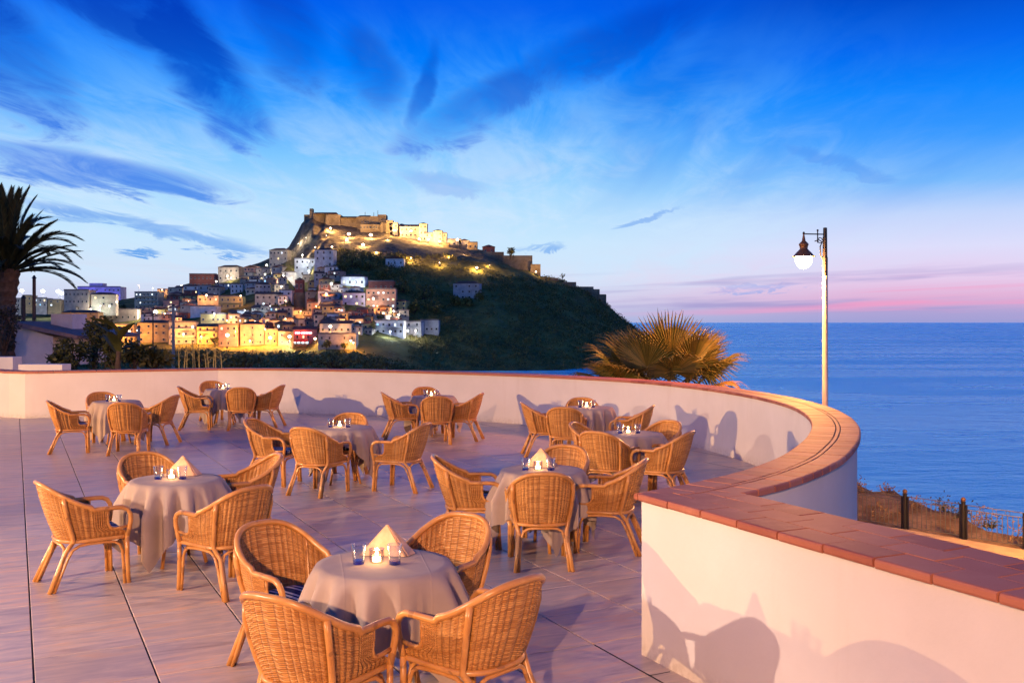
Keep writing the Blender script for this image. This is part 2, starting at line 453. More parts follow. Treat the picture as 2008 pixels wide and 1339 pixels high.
class Path:
    """plan curve with outward normal on the right-hand / sea side"""
    def __init__(s, pts, flip=False):
        s.p = [Vector(q) for q in pts]; s.d = [0.0]
        for a, b in zip(s.p, s.p[1:]): s.d.append(s.d[-1] + (b - a).length)
        s.L = s.d[-1]; s.flip = flip
    def at(s, t):
        t = max(0, min(s.L, t)); lo, hi = 0, len(s.d) - 1
        while hi - lo > 1:
            m = (lo + hi) // 2
            if s.d[m] <= t: lo = m
            else: hi = m
        a, b = s.p[lo], s.p[lo+1]; k = (t - s.d[lo]) / max(1e-9, s.d[lo+1] - s.d[lo])
        return a + (b - a) * k
    def frame(s, t):
        e = .12; q = (s.at(t + e) - s.at(t - e)).normalized()
        n = Vector((-q.y, q.x))
        return s.at(t), (-n if s.flip else n)
    def pt(s, t, o, z):
        p, n = s.frame(t); return Vector((p.x + n.x * o, p.y + n.y * o, z))
curve_pts = catmull(WALL_PTS); curve_pts.reverse()            # t=0 at the tip, runs to the far bend
CUR = Path(curve_pts, flip=True)
STR = Path([TIP, TIP + S_DIR * 5.6])
LFT = Path([Vector(p) for p in reversed(LEFT_PTS)], flip=True)
MIT_A = TIP; MIT_B = Vector((1.50, 6.47))                     # mitre where the curve meets the straight end
def strip(mb, path, t0, t1, sect, step=.25):
    """sweep closed section [(offset,z)...] along path"""
    n = max(1, int(math.ceil((t1 - t0) / step))); m = len(sect); vs = []; fs = []
    for i in range(n + 1):
        t = t0 + (t1 - t0) * i / n
        for o, z in sect: vs.append(path.pt(t, o, z))
    for i in range(n):
        for k in range(m):
            k2 = (k + 1) % m
            fs.append((i*m+k, i*m+k2, (i+1)*m+k2, (i+1)*m+k))
    fs.append(tuple(reversed(range(m)))); fs.append(tuple(n*m + k for k in range(m)))
    return mb.add(vs, fs)
def cut_mitre(me, keep):
    """keep=+1: the curve's side, -1: the straight side"""
    d = (MIT_B - MIT_A).normalized(); nrm = Vector((-d.y, d.x, 0)) * keep
    bm = bmesh.new(); bm.from_mesh(me)
    bmesh.ops.bisect_plane(bm, geom=bm.verts[:] + bm.edges[:] + bm.faces[:], plane_co=(MIT_A.x, MIT_A.y, 0), plane_no=-nrm, clear_outer=True, dist=1e-5)
    ed = [e for e in bm.edges if e.is_boundary]
    if ed: bmesh.ops.holes_fill(bm, edges=ed, sides=0)
    bmesh.ops.recalc_face_normals(bm, faces=bm.faces[:])
    n = len(bm.verts)
    bm.to_mesh(me); bm.free(); me.update(); return n

def inside_terrace(x, y):
    p = Vector((x, y)); best = None
    if y < 6.4 and (p - TIP).dot(S_NRM) > -.0: return False
    for q in range(0, len(curve_pts), 3):
        d = (curve_pts[q] - p).length_squared
        if best is None or d < best[0]: best = (d, q)
    q = best[1]; a = curve_pts[max(0, q-2)]; b = curve_pts[min(len(curve_pts)-1, q+2)]
    tg = (b - a).normalized(); n = Vector((tg.y, -tg.x))
    if 0 < q < len(curve_pts) - 4: return (p - curve_pts[q]).dot(n) < .12
    if x < -7 and y > 21:
        k = 22.30 + (x + 10.9) * (1.6 / 3.85)
        if x < -10.9: k = 22.3 - (x + 10.9) * .75
        return y < k
    return True
def build_floor():
    # slab just below the tiles
    poly = [(-26, -10), (3.4, -10), (3.4, 1.2), (TIP.x + .2, TIP.y)] + [tuple(p) for p in curve_pts[::4]] + [(-10.9, 22.3), (-15.5, 25.6), (-26, 25.6)]
    slab = MB().prism([(p[0], p[1]) for p in poly], -.4, -.012).build('terrace_floor', m_joint)
    tag(slab, kind='structure')
    h = TS / 2 - .0036; g = TS / 2 - .0058; b = .003
    mb = MB()
    mb.add([(-g,-h,-.011),(g,-h,-.011),(g,h,-.011),(-g,h,-.011),(-g,-h,-b),(g,-h,-b),(g,h,-b),(-g,h,-b),(-g+b,-h+b,0),(g-b,-h+b,0),(g-b,h-b,0),(-g+b,h-b,0)],
           [(0,1,5,4),(1,2,6,5),(2,3,7,6),(3,0,4,7),(4,5,9,8),(5,6,10,9),(6,7,11,10),(7,4,8,11),(8,9,10,11)])
    me = mb.mesh('floor_tile', m_tile)
    vis = []; rest = []
    for i in range(-45, 45):
        for j in range(-30, 60):
            c = A_C * (P0 + (i + .5) * TS) + A_L * (Q0 + (j + .5) * TS)
            if not (-25 < c.x < 4 and -9 < c.y < 25.5): continue
            cs = [c + A_C * (sx * TS * .5) + A_L * (sy * TS * .5) for sx in (-1, 1) for sy in (-1, 1)]
            ins = [inside_terrace(q.x, q.y) for q in cs]
            if not any(ins): continue
            full = all(ins)
            seen = c.y > 5.6 and abs(c.x / c.y) < .56 and full
            (vis if seen else rest).append((c.y, c, full))
    vis.sort(key=lambda q: q[0])
    for k, (y, c, _) in enumerate(vis[:300]):
        o = link('floor_tile', me, slab, (c.x, c.y, 0), (0, 0, R(26.565)))
    rest += vis[300:]
    mb = MB(); rot = Matrix.Rotation(R(26.565), 2)
    src = [tuple(v.co) for v in me.vertices]; sf = [tuple(p.vertices) for p in me.polygons]
    for _, c, full in rest:
        if full:
            vs = []
            for x, y, z in src:
                q = rot @ Vector((x, y)); vs.append((q.x + c.x, q.y + c.y, z))
            mb.add(vs, sf); continue
        k = 8; e = 2 * g / k                               # cut tile: keep what lies on the terrace side of the wall
        for a in range(k):
            for b_ in range(k):
                m = rot @ Vector((-g + (a + .5) * e, -g + (b_ + .5) * e))
                if not inside_terrace(c.x + m.x, c.y + m.y): continue
                vs = [rot @ Vector((-g + (a + p) * e, -g + (b_ + q) * e)) for p, q in ((0, 0), (1, 0), (1, 1), (0, 1))]
                mb.add([(v.x + c.x, v.y + c.y, 0) for v in vs], [(0, 1, 2, 3)])
    tag(mb.build('floor_tiles_beyond', m_tile, slab), kind='stuff')
build_floor()

# ------------------------------------------------------------------ parapet wall with terracotta coping
def plaster(t):
    P = world_coord(t)
    n = t.noise(P, 1.1, 5, .6); n2 = t.noise(P, 22, 4, .6); z = t.xyz(P)[2]
    streak = t.noise(t.mapping(P, scale=(5, 5, .35)), 1.0, 5, .6)
    col = t.mix(t.ss(n, .3, .7), (.70, .655, .60), (.76, .715, .665))
    col = t.mix(t.m('MULTIPLY', t.ss(streak, .55, .75), .20), col, (.60, .53, .46))
    foot_tone = t.m('MULTIPLY', t.ss(z, .16, .0), t.ss(n2, .35, .65, .1, .5))  # patchy, browner and darker towards the foot of the wall
    col = t.mix(foot_tone, col, (.45, .38, .32))
    return dict(color=col, rough=.85, normal=t.bump(t.m('ADD', t.m('MULTIPLY', n2, .6), n), .22, .012), spec=.2)
m_plaster = pbr('white_plaster', plaster)
def terra(t):
    P = world_coord(t); r = rnd(t)
    n = t.noise(P, 5, 5, .65); n2 = t.noise(P, 60, 3, .6)
    col = t.mix(r, (.30, .085, .048), (.50, .185, .105))
    col = t.mix(t.ss(n, .45, .75), col, (.46, .18, .105))
    col = t.mix(t.ss(n2, .62, .8), col, (.30, .10, .05))
    return dict(color=col, rough=.62, normal=t.bump(n2, .15, .003), spec=.4)
m_terra = pbr('terracotta', terra)
m_mortar = plain('grey_mortar', (.13, .10, .10), .95, .2)

parapet = thing('parapet_wall', 'curved white plaster parapet wall with terracotta tile coping around the terrace', 'wall', (TIP.x, TIP.y, 0))
def to_local(me): 
    me.transform(Matrix.Translation((-TIP.x, -TIP.y, 0))); return me
def add_part(name, me, kind=None):
    o = link(name, to_local(me), parapet)
    if kind: o['kind'] = kind
    return o
WT, WS = .42, .54
# extend past the tip so that the mitre closes
p0, n0 = CUR.frame(0.0)
tg = (CUR.at(0) - CUR.at(.3)).normalized()
class Joined:
    L = CUR.L
    def pt(s, t, o, z):
        if t >= 0: return CUR.pt(t, o, z)
        q = TIP + tg * (-t); return Vector((q.x + n0.x * o, q.y + n0.y * o, z))
JC = Joined()
me = strip(MB(), JC, -.7, CUR.L, [(0, -.3), (WT, -3.9), (WT, 1.0), (0, 1.0)], .2).mesh('plaster_wall', m_plaster)
cut_mitre(me, 1); add_part('plaster_wall', me)
class JoinedS:
    def pt(s, t, o, z):
        q = TIP + S_DIR * t; return Vector((q.x + S_NRM.x * o, q.y + S_NRM.y * o, z))
JS = JoinedS()
me = strip(MB(), JS, -.8, 5.6, [(0, -.3), (WS, -3.9), (WS, 1.0), (0, 1.0)], 2).mesh('plaster_wall', m_plaster)
cut_mitre(me, -1); add_part('plaster_wall', me)
me = strip(MB(), LFT, 0.0, LFT.L, [(0, -.3), (WT, -3.9), (WT, 1.0), (0, 1.0)], .15).mesh('plaster_wall', m_plaster)
add_part('plaster_wall', me)
# mortar bed under the tiles
me = strip(MB(), JC, -.7, CUR.L, [(-.012, 1.001), (WT + .012, 1.001), (WT + .012, 1.040), (-.012, 1.040)], .2).mesh('mortar_bed', m_mortar)
cut_mitre(me, 1); add_part('mortar_bed', me)
me = strip(MB(), JS, -.8, 5.6, [(-.012, 1.001), (WS + .03, 1.001), (WS + .03, 1.040), (-.012, 1.040)], 2).mesh('mortar_bed', m_mortar)
cut_mitre(me, -1); add_part('mortar_bed', me)
# sections (offset, z): nosing towards the terrace, plain, nosing to the outside
def nose_in(o1, o0=-.034):
    return [(o1, 1.046), (o1, 1.012), (o0 + .026, 1.002), (o0 + .008, 1.000), (o0, 1.012), (o0, 1.034), (o0 + .006, 1.044), (o0 + .018, 1.047)]
def nose_out(o0, o1):
    return [(o0, 1.046), (o1 - .018, 1.047), (o1 - .006, 1.044), (o1, 1.034), (o1, 1.0), (o1 - .03, 1.0), (o0, 1.012)]
def flat(o0, o1): return [(o0, 1.046), (o1, 1.046), (o1, 1.012), (o0, 1.012)]
rng = random.Random(4)
def jitter(sect):
    d = rng.uniform(-.0015, .0015); return [(o, z + d) for o, z in sect]
def tile(path, t0, t1, sect, keep=0, name='coping_tile', gap=.0065):
    me = strip(MB(), path, t0 + gap, t1 - gap, jitter(sect), .12).mesh(name, m_terra)
    if keep:
        n = cut_mitre(me, keep)
        if n < 6: bpy.data.meshes.remove(me); return
    bm = bmesh.new(); bm.from_mesh(me); bmesh.ops.recalc_face_normals(bm, faces=bm.faces[:]); bm.to_mesh(me); bm.free()
    add_part(name, me)
# curved coping: nosing row, narrow band, outer row
NEAR = 13.5
t = -.55; k = 0
while t < NEAR:
    tile(JC, t, t + .21, nose_in(.205), 1 if t < 1.2 else 0); t += .21
t = -.62
while t < NEAR:
    tile(JC, t, t + .21, nose_out(.262, WT + .034), 1 if t < 1.2 else 0); t += .21
t = -.5
while t < NEAR:
    tile(JC, t, t + .63, flat(.219, .249), 1 if t < 1.2 else 0, 'band_tile'); t += .63
mb = MB(); t = NEAR
while t < CUR.L - .02:
    t2 = min(t + .30, CUR.L)
    strip(mb, JC, t + .004, t2 - .004, nose_in(.205), .15); strip(mb, JC, t + .004, t2 - .004, nose_out(.213, WT + .034), .15); t = t2
t = 0.0
while t < LFT.L - .02:
    t2 = min(t + .30, LFT.L)
    strip(mb, LFT, t + .004, t2 - .004, nose_in(.205), .15); strip(mb, LFT, t + .004, t2 - .004, nose_out(.213, WT + .034), .15); t = t2
me = mb.mesh('coping_tiles_beyond', m_terra); add_part('coping_tiles_beyond', me, kind='stuff')
# straight end: three rows in running bond
for row, (sect, ph) in enumerate(((nose_in(.178), 0.0), (flat(.186, .378), .165), (nose_out(.386, WS + .05), .04))):
    t = -.66 + ph - .33
    while t < 5.5:
        tile(JS, t, t + .33, sect, -1 if t < .9 else 0); t += .33

# ------------------------------------------------------------------ unseen hotel, added behind the camera to block low sky light
def hotel():
    t = thing('added_hotel', 'unseen hotel front with glazed doors, added to block low sky light', 'building', (-10, -12, 0))
    m_h = plain('hotel_plaster', (.66, .52, .40), .9, .1, .8, use_world=True)
    MB().box(-16, 16, -6, 0, -4, 9.5).build('wall', m_h, t)
    MB().box(-16.4, 16.4, -6.4, .4, 9.503, 9.9).build('roof', m_terra, t)
    m_g = plain('hotel_glass', (.03, .035, .04), .1, .1)
    for k in range(9):
        for s in range(3):
            x = -14 + k * 3.5
            w_ = MB().box(x - .7, x + .7, .003, .06, s * 3.1 + (.02 if s == 0 else .7), s * 3.1 + 2.2).build('window', m_g, t)
            for a in (x - .8, x + .703): MB().box(a, a + .097, .003, .09, s * 3.1 + (.02 if s == 0 else .7), s * 3.1 + 2.3).build('jamb', m_plaster, w_)
    MB().box(-16, -13, .002, 16, -4, 6.2).build('side_wing', m_h, t)
hotel()
# ------------------------------------------------------------------ rattan armchair
def cane(t):
    P = obj_coord(t); r = rnd(t)
    n = t.noise(P, 7, 4, .6); n2 = t.noise(t.mapping(P, scale=(1, 1, 1)), 55, 3, .6)
    node = t.noise(P, 16, 1, .3)
    col = t.mix(t.ss(n, .3, .7), (.52, .22, .048), (.65, .315, .085))
    col = t.mix(t.m('MULTIPLY', t.ss(n2, .60, .78), .5), col, (.34, .15, .05))
    col = t.mix(t.m('MULTIPLY', t.ss(node, .665, .685), .55), col, (.20, .085, .03))
    return dict(color=col, rough=.30, spec=.55, normal=t.bump(n2, .06, .002))
m_cane = pbr('rattan_cane', cane)
def weave(t):
    P = obj_coord(t)
    u = t.new('ShaderNodeAttribute', attribute_name='weave_u').outputs['Fac']
    v = t.new('ShaderNodeAttribute', attribute_name='weave_v').outputs['Fac']
    row = t.m('FLOOR', v)
    wn = t.new('ShaderNodeTexWhiteNoise', noise_dimensions='2D')
    t.put(wn.inputs['Vector'], t.comb(row, t.m('FLOOR', t.m('DIVIDE', u, 3.0)), 0.0))
    k = wn.outputs['Value']
    n = t.noise(P, 60, 3, .6); big = t.noise(P, 5, 3, .6)
    col = t.mix(k, (.48, .20, .042), (.71, .355, .098))
    col = t.mix(t.m('MULTIPLY', t.ss(n, .58, .78), .45), col, (.34, .13, .03))
    col = t.mix(t.m('MULTIPLY', t.ss(big, .55, .75), .35), col, (.42, .20, .07))
    fv = t.m('FRACT', v)
    edge = t.m('MULTIPLY', t.m('ABSOLUTE', t.m('SUBTRACT', fv, .5)), 2.0)       # 1 at the gap between two strands
    rib = t.m('ABSOLUTE', t.m('SUBTRACT', t.m('FRACT', u), .5))                  # .5 on a stake, 0 half-way between two
    gap = t.m('MAXIMUM', t.m('MULTIPLY', t.m('POWER', edge, 4.0), .55), t.m('MULTIPLY', t.ss(rib, .16, .0), .62))
    col = t.mix(gap, col, (.16, .058, .012))  # shade between strands and stakes painted into the weave colour
    return dict(color=col, rough=.42, spec=.45, normal=t.bump(t.m('SUBTRACT', 1.0, t.m('POWER', edge, 3.0)), .7, .005))
m_weave = pbr('rattan_weave', weave)
def stripe(t):
    x, y, z = t.xyz(obj_coord(t))
    f = t.m('FRACT', t.m('MULTIPLY', x, 23.0))
    f2 = t.m('FRACT', t.m('MULTIPLY', x, 7.67))
    n = t.noise(obj_coord(t), 300, 2, .5)
    col = t.mix(t.ss(f, .44, .52), (.030, .045, .12), (.58, .58, .60))
    col = t.mix(t.ss(f2, .78, .80), col, (.030, .045, .12))
    return dict(color=col, rough=.9, spec=.1, normal=t.bump(n, .2, .002))
m_stripe = pbr('navy_striped_canvas', stripe)

def sgn(x): return 1.0 if x >= 0 else -1.0
def u_curve(s, wd, b, yc, yf, p=.72):
    """s -1..1 round the tub: arm - back - arm"""
    if abs(s) > .60:
        return wd * sgn(s), yc + (abs(s) - .60) / .40 * (yf - yc)
    th = s / .60 * math.pi / 2
    return wd * sgn(th) * abs(math.sin(th)) ** p, yc - b * abs(math.cos(th)) ** .80
def rail_z(s):
    if abs(s) >= .66: return .632
    q = math.cos(abs(s) / .66 * math.pi / 2)
    return .632 + .215 * q ** 1.15
def top_pt(s, yf=.10):
    x, y = u_curve(s, .285, .335, -.03, yf); return Vector((x, y, rail_z(s)))
def bot_pt(s, yf=.25):
    x, y = u_curve(s, .238, .225, 0.0, yf); return Vector((x, y, .388))
def shell_pt(s, v):
    e = .25 - .145 * smooth01((v - .16) / .26)
    t = top_pt(s, e * .98); b = bot_pt(s, e)
    q = b.lerp(t, v)
    q.z = .388 + (rail_z(s) - .388) * v
    bow = math.sin(math.pi * v) * .012
    n = Vector((q.x, q.y + .02, 0)); n = n.normalized() if n.length > 1e-6 else Vector((0, -1, 0))
    return q + n * bow
def build_chair_meshes():
    M = {}
    # woven tub: strands pass over and under the stakes
    NS, NR, su, sv = 36, 40, 5, 3
    nu, nv = NS * su, NR * sv
    P = np.zeros((nv + 1, nu + 1, 3))
    for j in range(nv + 1):
        for i in range(nu + 1):
            P[j, i] = shell_pt(-1 + 2 * i / nu, j / nv)
    du = np.gradient(P, axis=1); dv = np.gradient(P, axis=0)
    N = np.cross(du, dv); N /= np.linalg.norm(N, axis=2, keepdims=True) + 1e-12
    uu = np.arange(nu + 1) / su; vv = np.arange(nv + 1) / sv
    rowi = np.minimum(np.floor(vv), NR - 1)
    prof = np.abs(np.sin(np.pi * vv)) ** .6
    D = np.cos(np.pi * uu)[None, :] * (np.where(rowi % 2 == 0, 1, -1) * prof)[:, None] * .0024 + (np.cos(2 * np.pi * uu) * .0042)[None, :]
    P = P + N * D[..., None]
    verts = P.reshape(-1, 3); w1 = nu + 1
    faces = [(j*w1+i, j*w1+i+1, (j+1)*w1+i+1, (j+1)*w1+i) for j in range(nv) for i in range(nu)]
    me = bpy.data.meshes.new('woven_back'); me.from_pydata(verts.tolist(), [], faces); me.materials.append(m_weave)
    a = me.attributes.new('weave_u', 'FLOAT', 'POINT'); a.data.foreach_set('value', np.tile(uu, nv + 1).astype(np.float32))
    a = me.attributes.new('weave_v', 'FLOAT', 'POINT'); a.data.foreach_set('value', np.repeat(vv, nu + 1).astype(np.float32))
    me.polygons.foreach_set('use_smooth', [True] * len(me.polygons)); me.update()
    M['woven_back'] = me
    # top rail: arm loop - back - arm loop, one bent cane
    side = [(.262, .262, .392), (.268, .276, .455), (.277, .286, .52), (.284, .280, .575), (.2865, .255, .614), (.286, .215, .633), (.2855, .16, .636)]
    pts = [(-x, y, z) for x, y, z in side] + [tuple(top_pt(-1 + 2*i/40) + Vector((0, 0, .004))) for i in range(0, 41)] + [(x, y, z) for x, y, z in reversed(side)]
    M['top_rail'] = MB().tube(pts, .0195, 10).mesh('top_rail', m_cane, True)
    # inner arm loops closing the woven panel
    loop = [(.272, .104, .618), (.270, .104, .56), (.265, .108, .51), (.262, .125, .477), (.260, .155, .463), (.260, .20, .462), (.263, .262, .470)]
    M['loop_r'] = MB().tube(loop, .0125, 8).mesh('arm_loop', m_cane, True)
    M['loop_l'] = MB().tube([(-x, y, z) for x, y, z in loop], .0125, 8).mesh('arm_loop', m_cane, True)
    # legs
    for nm, sx in (('r', 1), ('l', -1)):
        M['front_leg_' + nm] = MB().tube([(sx*.262, .262, .40), (sx*.260, .262, .25), (sx*.258, .268, .10), (sx*.258, .275, 0)], .0185, 10).mesh('leg', m_cane, True)
        st = .40
        tp = top_pt(st); bt = bot_pt(st); sh = shell_pt(st, .5)
        out = Vector((.012, -.016, 0))
        rear = [tp + out * .4, shell_pt(st, .8) + out, sh + out, shell_pt(st, .2) + out, bt + out * 1.1, Vector((.205, -.205, .30)), Vector((.228, -.27, .15)), Vector((.248, -.335, 0))]
        M['rear_leg_' + nm] = MB().tube([(sx*p.x, p.y, p.z) for p in rear], .0185, 10).mesh('leg', m_cane, True)
        arch = [(.252, .243, 0), (.248, .236, .14), (.246, .228, .27), (.244, .205, .325), (.240, .165, .350), (.236, .08, .356), (.230, -.02, .356), (.224, -.10, .348), (.224, -.155, .318), (.228, -.195, .25), (.236, -.25, .12), (.246, -.30, 0)]
        M['arch_' + nm] = MB().tube([(sx*x, y, z) for x, y, z in arch], .0125, 8).mesh('leg_arch', m_cane, True)
    half = [(.218, -.322, 0), (.205, -.262, .14), (.190, -.215, .26), (.170, -.205, .325), (.125, -.212, .350), (.06, -.224, .356)]
    M['arch_b'] = MB().tube([(-x, y, z) for x, y, z in half] + [(x, y, z) for x, y, z in reversed(half)], .0125, 8).mesh('leg_arch', m_cane, True)
    half = [(.232, .276, 0), (.228, .270, .16), (.222, .264, .27), (.200, .262, .325), (.155, .262, .348), (.08, .262, .352)]
    M['arch_f'] = MB().tube([(-x, y, z) for x, y, z in half] + [(x, y, z) for x, y, z in reversed(half)], .0125, 8).mesh('leg_arch', m_cane, True)
    # seat ring and woven seat
    ring = [bot_pt(-1 + 2*i/32) for i in range(33)]
    ring = [Vector((p.x*1.03, p.y*1.03, .384)) for p in ring]
    M['seat_rail'] = MB().tube(ring + [ring[0]], .0165, 8, cap=False).mesh('seat_rail', m_cane, True)
    M['seat'] = MB().prism([(p.x, p.y) for p in ring], .378, .396).mesh('seat', m_weave)
    # cushion
    vs = []; fs = []; n = 40; prof = [(.90, .400), (.97, .406), (1.0, .425), (.985, .446), (.93, .458), (.80, .465), (.45, .470), (0.02, .471)]
    for f, z in prof:
        for k in range(n):
            a = 2*math.pi*k/n; c, s_ = math.cos(a), math.sin(a)
            x = sgn(c) * abs(c) ** .45 * .222; y = sgn(s_) * abs(s_) ** .45 * .222
            if y < 0: x *= 1 + .55 * y
            vs.append((x*f, y*f + .025, z))
    for i in range(len(prof) - 1):
        for k in range(n):
            k2 = (k+1) % n; fs.append((i*n+k, i*n+k2, (i+1)*n+k2, (i+1)*n+k))
    fs.append(tuple(reversed(range(n))))
    M['cushion'] = MB().add(vs, fs).mesh('cushion', m_stripe, True)
    return M
CHAIR = build_chair_meshes()
CHAIR_PARTS = [('seat', 'seat'), ('cushion', 'cushion'), ('woven_back', 'woven_back'), ('top_rail', 'top_rail'), ('seat_rail', 'seat_rail'),
               ('arm_loop', 'loop_r'), ('arm_loop', 'loop_l'), ('leg', 'front_leg_r'), ('leg', 'front_leg_l'), ('leg', 'rear_leg_r'), ('leg', 'rear_leg_l'),
               ('leg_arch', 'arch_r'), ('leg_arch', 'arch_l'), ('leg_arch', 'arch_b'), ('leg_arch', 'arch_f')]
def place_chair(x, y, facing, label, group):
    root = thing('rattan_armchair', label, 'armchair', (x, y, 0), R(facing - 90), group)
    for nm, key in CHAIR_PARTS:
        o = link(nm, CHAIR[key], root)
        if nm == 'cushion': o['label'] = 'navy and white striped seat cushion'
    return root

# ------------------------------------------------------------------ tables, cloths and what stands on them
def cloth_mat(t):
    P = obj_coord(t); x, y, z = t.xyz(P)
    n = t.noise(P, 3, 4, .6)
    wv = t.noise(t.mapping(P, scale=(1, 1, 1)), 420, 2, .5)
    cr = t.m('MINIMUM', t.m('ABSOLUTE', t.m('SUBTRACT', t.m('ABSOLUTE', x), .24)), t.m('ABSOLUTE', t.m('ADD', y, .02)))
    crease = t.ss(cr, .0, .008, 1.0, 0.0)
    h = t.m('ADD', t.m('MULTIPLY', wv, .25), t.m('MULTIPLY', crease, 1.2))
    col = t.mix(t.ss(n, .3, .7), (.38, .295, .24), (.44, .345, .285))
    return dict(color=col, rough=.8, spec=.15, normal=t.bump(h, .25, .004))
m_cloth = pbr('taupe_tablecloth', cloth_mat)
TH, TR = .735, .395
def sq(s): return sgn(s) * abs(s) ** .6
def cloth_mesh(seed, side=.80, lift=None):
    rg = random.Random(seed); nt, nr = 168, 34
    ph = [rg.uniform(0, 6.28) for _ in range(6)]
    fr = rg.choice((13, 14, 15)); vs = [(0, 0, TH + .006)]; fs = []
    for j in range(1, nr + 1):
        for i in range(nt):
            th = 2*math.pi*i/nt
            S = side / max(abs(math.cos(th)), abs(math.sin(th)))
            S = min(S, side * 1.39)
            corner = max(0.0, (S / side - 1.0) / .39)
            flat_n = 9
            if j <= flat_n: r = TR * j / flat_n
            else: r = TR + (S - TR) * ((j - flat_n) / (nr - flat_n))
            if r <= TR:
                dd = max(0, r - (TR - .03)); rad = r; z = TH + .006 - dd * dd * 4
            else:
                d = r - TR
                wob = sq(math.sin(fr*th + ph[0] + .9*math.sin(2*th + ph[1]))) + .55*math.sin(2*fr*.63*th + ph[2] + .6*math.sin(3*th)) + .35 * math.sin(5 * th + ph[3])
                grow = min(1.0, d / .26) ** .8
                rad = TR + .012 * (1 - math.exp(-d / .02)) + grow * (.046 * wob + .050 + .060 * corner) 
                rad += .012 * math.sin(38 * th + ph[4]) * grow * grow
                z = TH + .002 - .010 * (1 - math.exp(-d / .012)) - d * (.985 - .03 * abs(wob))
                if lift and d > .1:
                    q = math.cos(th - lift); q = max(0, (q - .80) / .2)
                    z += q * (d - .1) * .62
                if z < .012:
                    rad += (.012 - z) * .75; z = .008 + .006 * (1 + math.sin(9*th + j))
            vs.append((rad * math.cos(th), rad * math.sin(th), z))
    for i in range(nt): fs.append((0, 1 + i, 1 + (i+1) % nt))
    for j in range(nr - 1):
        for i in range(nt):
            i2 = (i+1) % nt; a = 1 + j*nt
            fs.append((a + i, a + nt + i, a + nt + i2, a + i2))
    return MB().add(vs, fs).mesh('tablecloth', m_cloth, True)
m_wood = plain('table_board', (.30, .19, .10), .6, .2, 8)
TAB = {'table_top': MB().lathe([(.02, .700), (.375, .700), (.383, .708), (.383, .724), (.375, .730), (.02, .730)], sides=40).mesh('table_top', m_wood)}
TAB['leg'] = MB().tube([(.10, .10, .70), (.12, .12, .45), (.17, .17, .15), (.20, .20, 0)], .017, 8).mesh('leg', m_cane, True)
TAB['stretcher'] = MB().tube([(.152*math.cos(2*math.pi*k/24), .152*math.sin(2*math.pi*k/24), .40) for k in range(25)], .011, 6, False).mesh('stretcher', m_cane, True)

def glass_mat(name, tint, gloss=.10, rough=.03):
    m = bpy.data.materials.new(name); m.use_nodes = True; t = NT(m.node_tree)
    tr = t.new('ShaderNodeBsdfTransparent'); tr.inputs[0].default_value = rgba(tint)
    gl = t.new('ShaderNodeBsdfGlossy'); gl.inputs['Roughness'].default_value = rough
    lw = t.new('ShaderNodeLayerWeight'); lw.inputs[0].default_value = .35
    mx = t.new('ShaderNodeMixShader')
    t.put(mx.inputs[0], t.m('ADD', t.m('MULTIPLY', lw.outputs['Facing'], .55), gloss, clamp=True))
    t.l.new(tr.outputs[0], mx.inputs[1]); t.l.new(gl.outputs[0], mx.inputs[2])
    o = t.new('ShaderNodeOutputMaterial'); t.l.new(mx.outputs[0], o.inputs[0]); return m
m_glass = glass_mat('pale_blue_glass', (.93, .95, 1.0), .05); m_bluebase = glass_mat('deep_blue_glass', (.06, .16, .78), .06)
m_clear = glass_mat('clear_glass', (.97, .95, .92))
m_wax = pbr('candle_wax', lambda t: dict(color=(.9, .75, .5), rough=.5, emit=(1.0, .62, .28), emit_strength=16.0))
m_flame = emitter('candle_flame', (1.0, .72, .36), 60.0)
ME_TUMBLER = MB().lathe([(.027, .004), (.0275, .010), (.037, .088), (.0365, .0885), (.0345, .087), (.0255, .018)], sides=20, cap=False).mesh('glass_body', m_glass, True)
ME_TBASE = MB().lathe([(.0268, .0005), (.0272, .010), (.0265, .0165), (.001, .0165)], sides=20).mesh('glass_base', m_bluebase)
ME_CUP = MB().lathe([(.028, .001), (.034, .006), (.036, .030), (.034, .058), (.037, .066), (.035, .066), (.032, .057), (.033, .03), (.030, .008), (.001, .006)], sides=20).mesh('glass_cup', m_clear, True)
ME_WAX = MB().lathe([(.020, .0075), (.020, .026), (.001, .027)], sides=16).mesh('candle', m_wax)
ME_FLAME = MB().lathe([(.001, .028), (.006, .036), (.0065, .042), (.004, .052), (.0008, .064)], sides=8).mesh('flame', m_flame, True)
def napkin_mat(t):
    n = t.noise(obj_coord(t), 18, 4, .6); wv = t.noise(obj_coord(t), 300, 2, .5)
    return dict(color=t.mix(t.ss(n, .3, .7), (.62, .36, .22), (.72, .46, .30)), rough=.8, spec=.1, normal=t.bump(wv, .25, .002))
m_napkin = pbr('salmon_napkin', napkin_mat)
def napkin_mesh():
    mb = MB()
    def sheet(a, b, c, th=.004, sub=1):
        a, b, c = Vector(a), Vector(b), Vector(c); n = (b - a).cross(c - a).normalized() * th
        mb.add([a, b, c, a + n, b + n, c + n], [(0, 2, 1), (3, 4, 5), (0, 1, 4, 3), (1, 2, 5, 4), (2, 0, 3, 5)])
    ap = (.0, .030, .178)
    sheet((-.150, -.030, .002), (.120, -.045, .002), ap)
    sheet((.1235, -.043, .002), (.160, .045, .002), (.004, .032, .178))
    sheet((.140, -.030, .002), (.172, .050, .002), (.009, .037, .173))
    sheet((.165, .062, .002), (-.148, .052, .002), (.002, .042, .174))
    sheet((-.150, .048, .002), (-.1545, -.025, .002), (-.002, .035, .174))
    return mb.mesh('folded_napkin', m_napkin)
ME_NAPKIN = napkin_mesh()

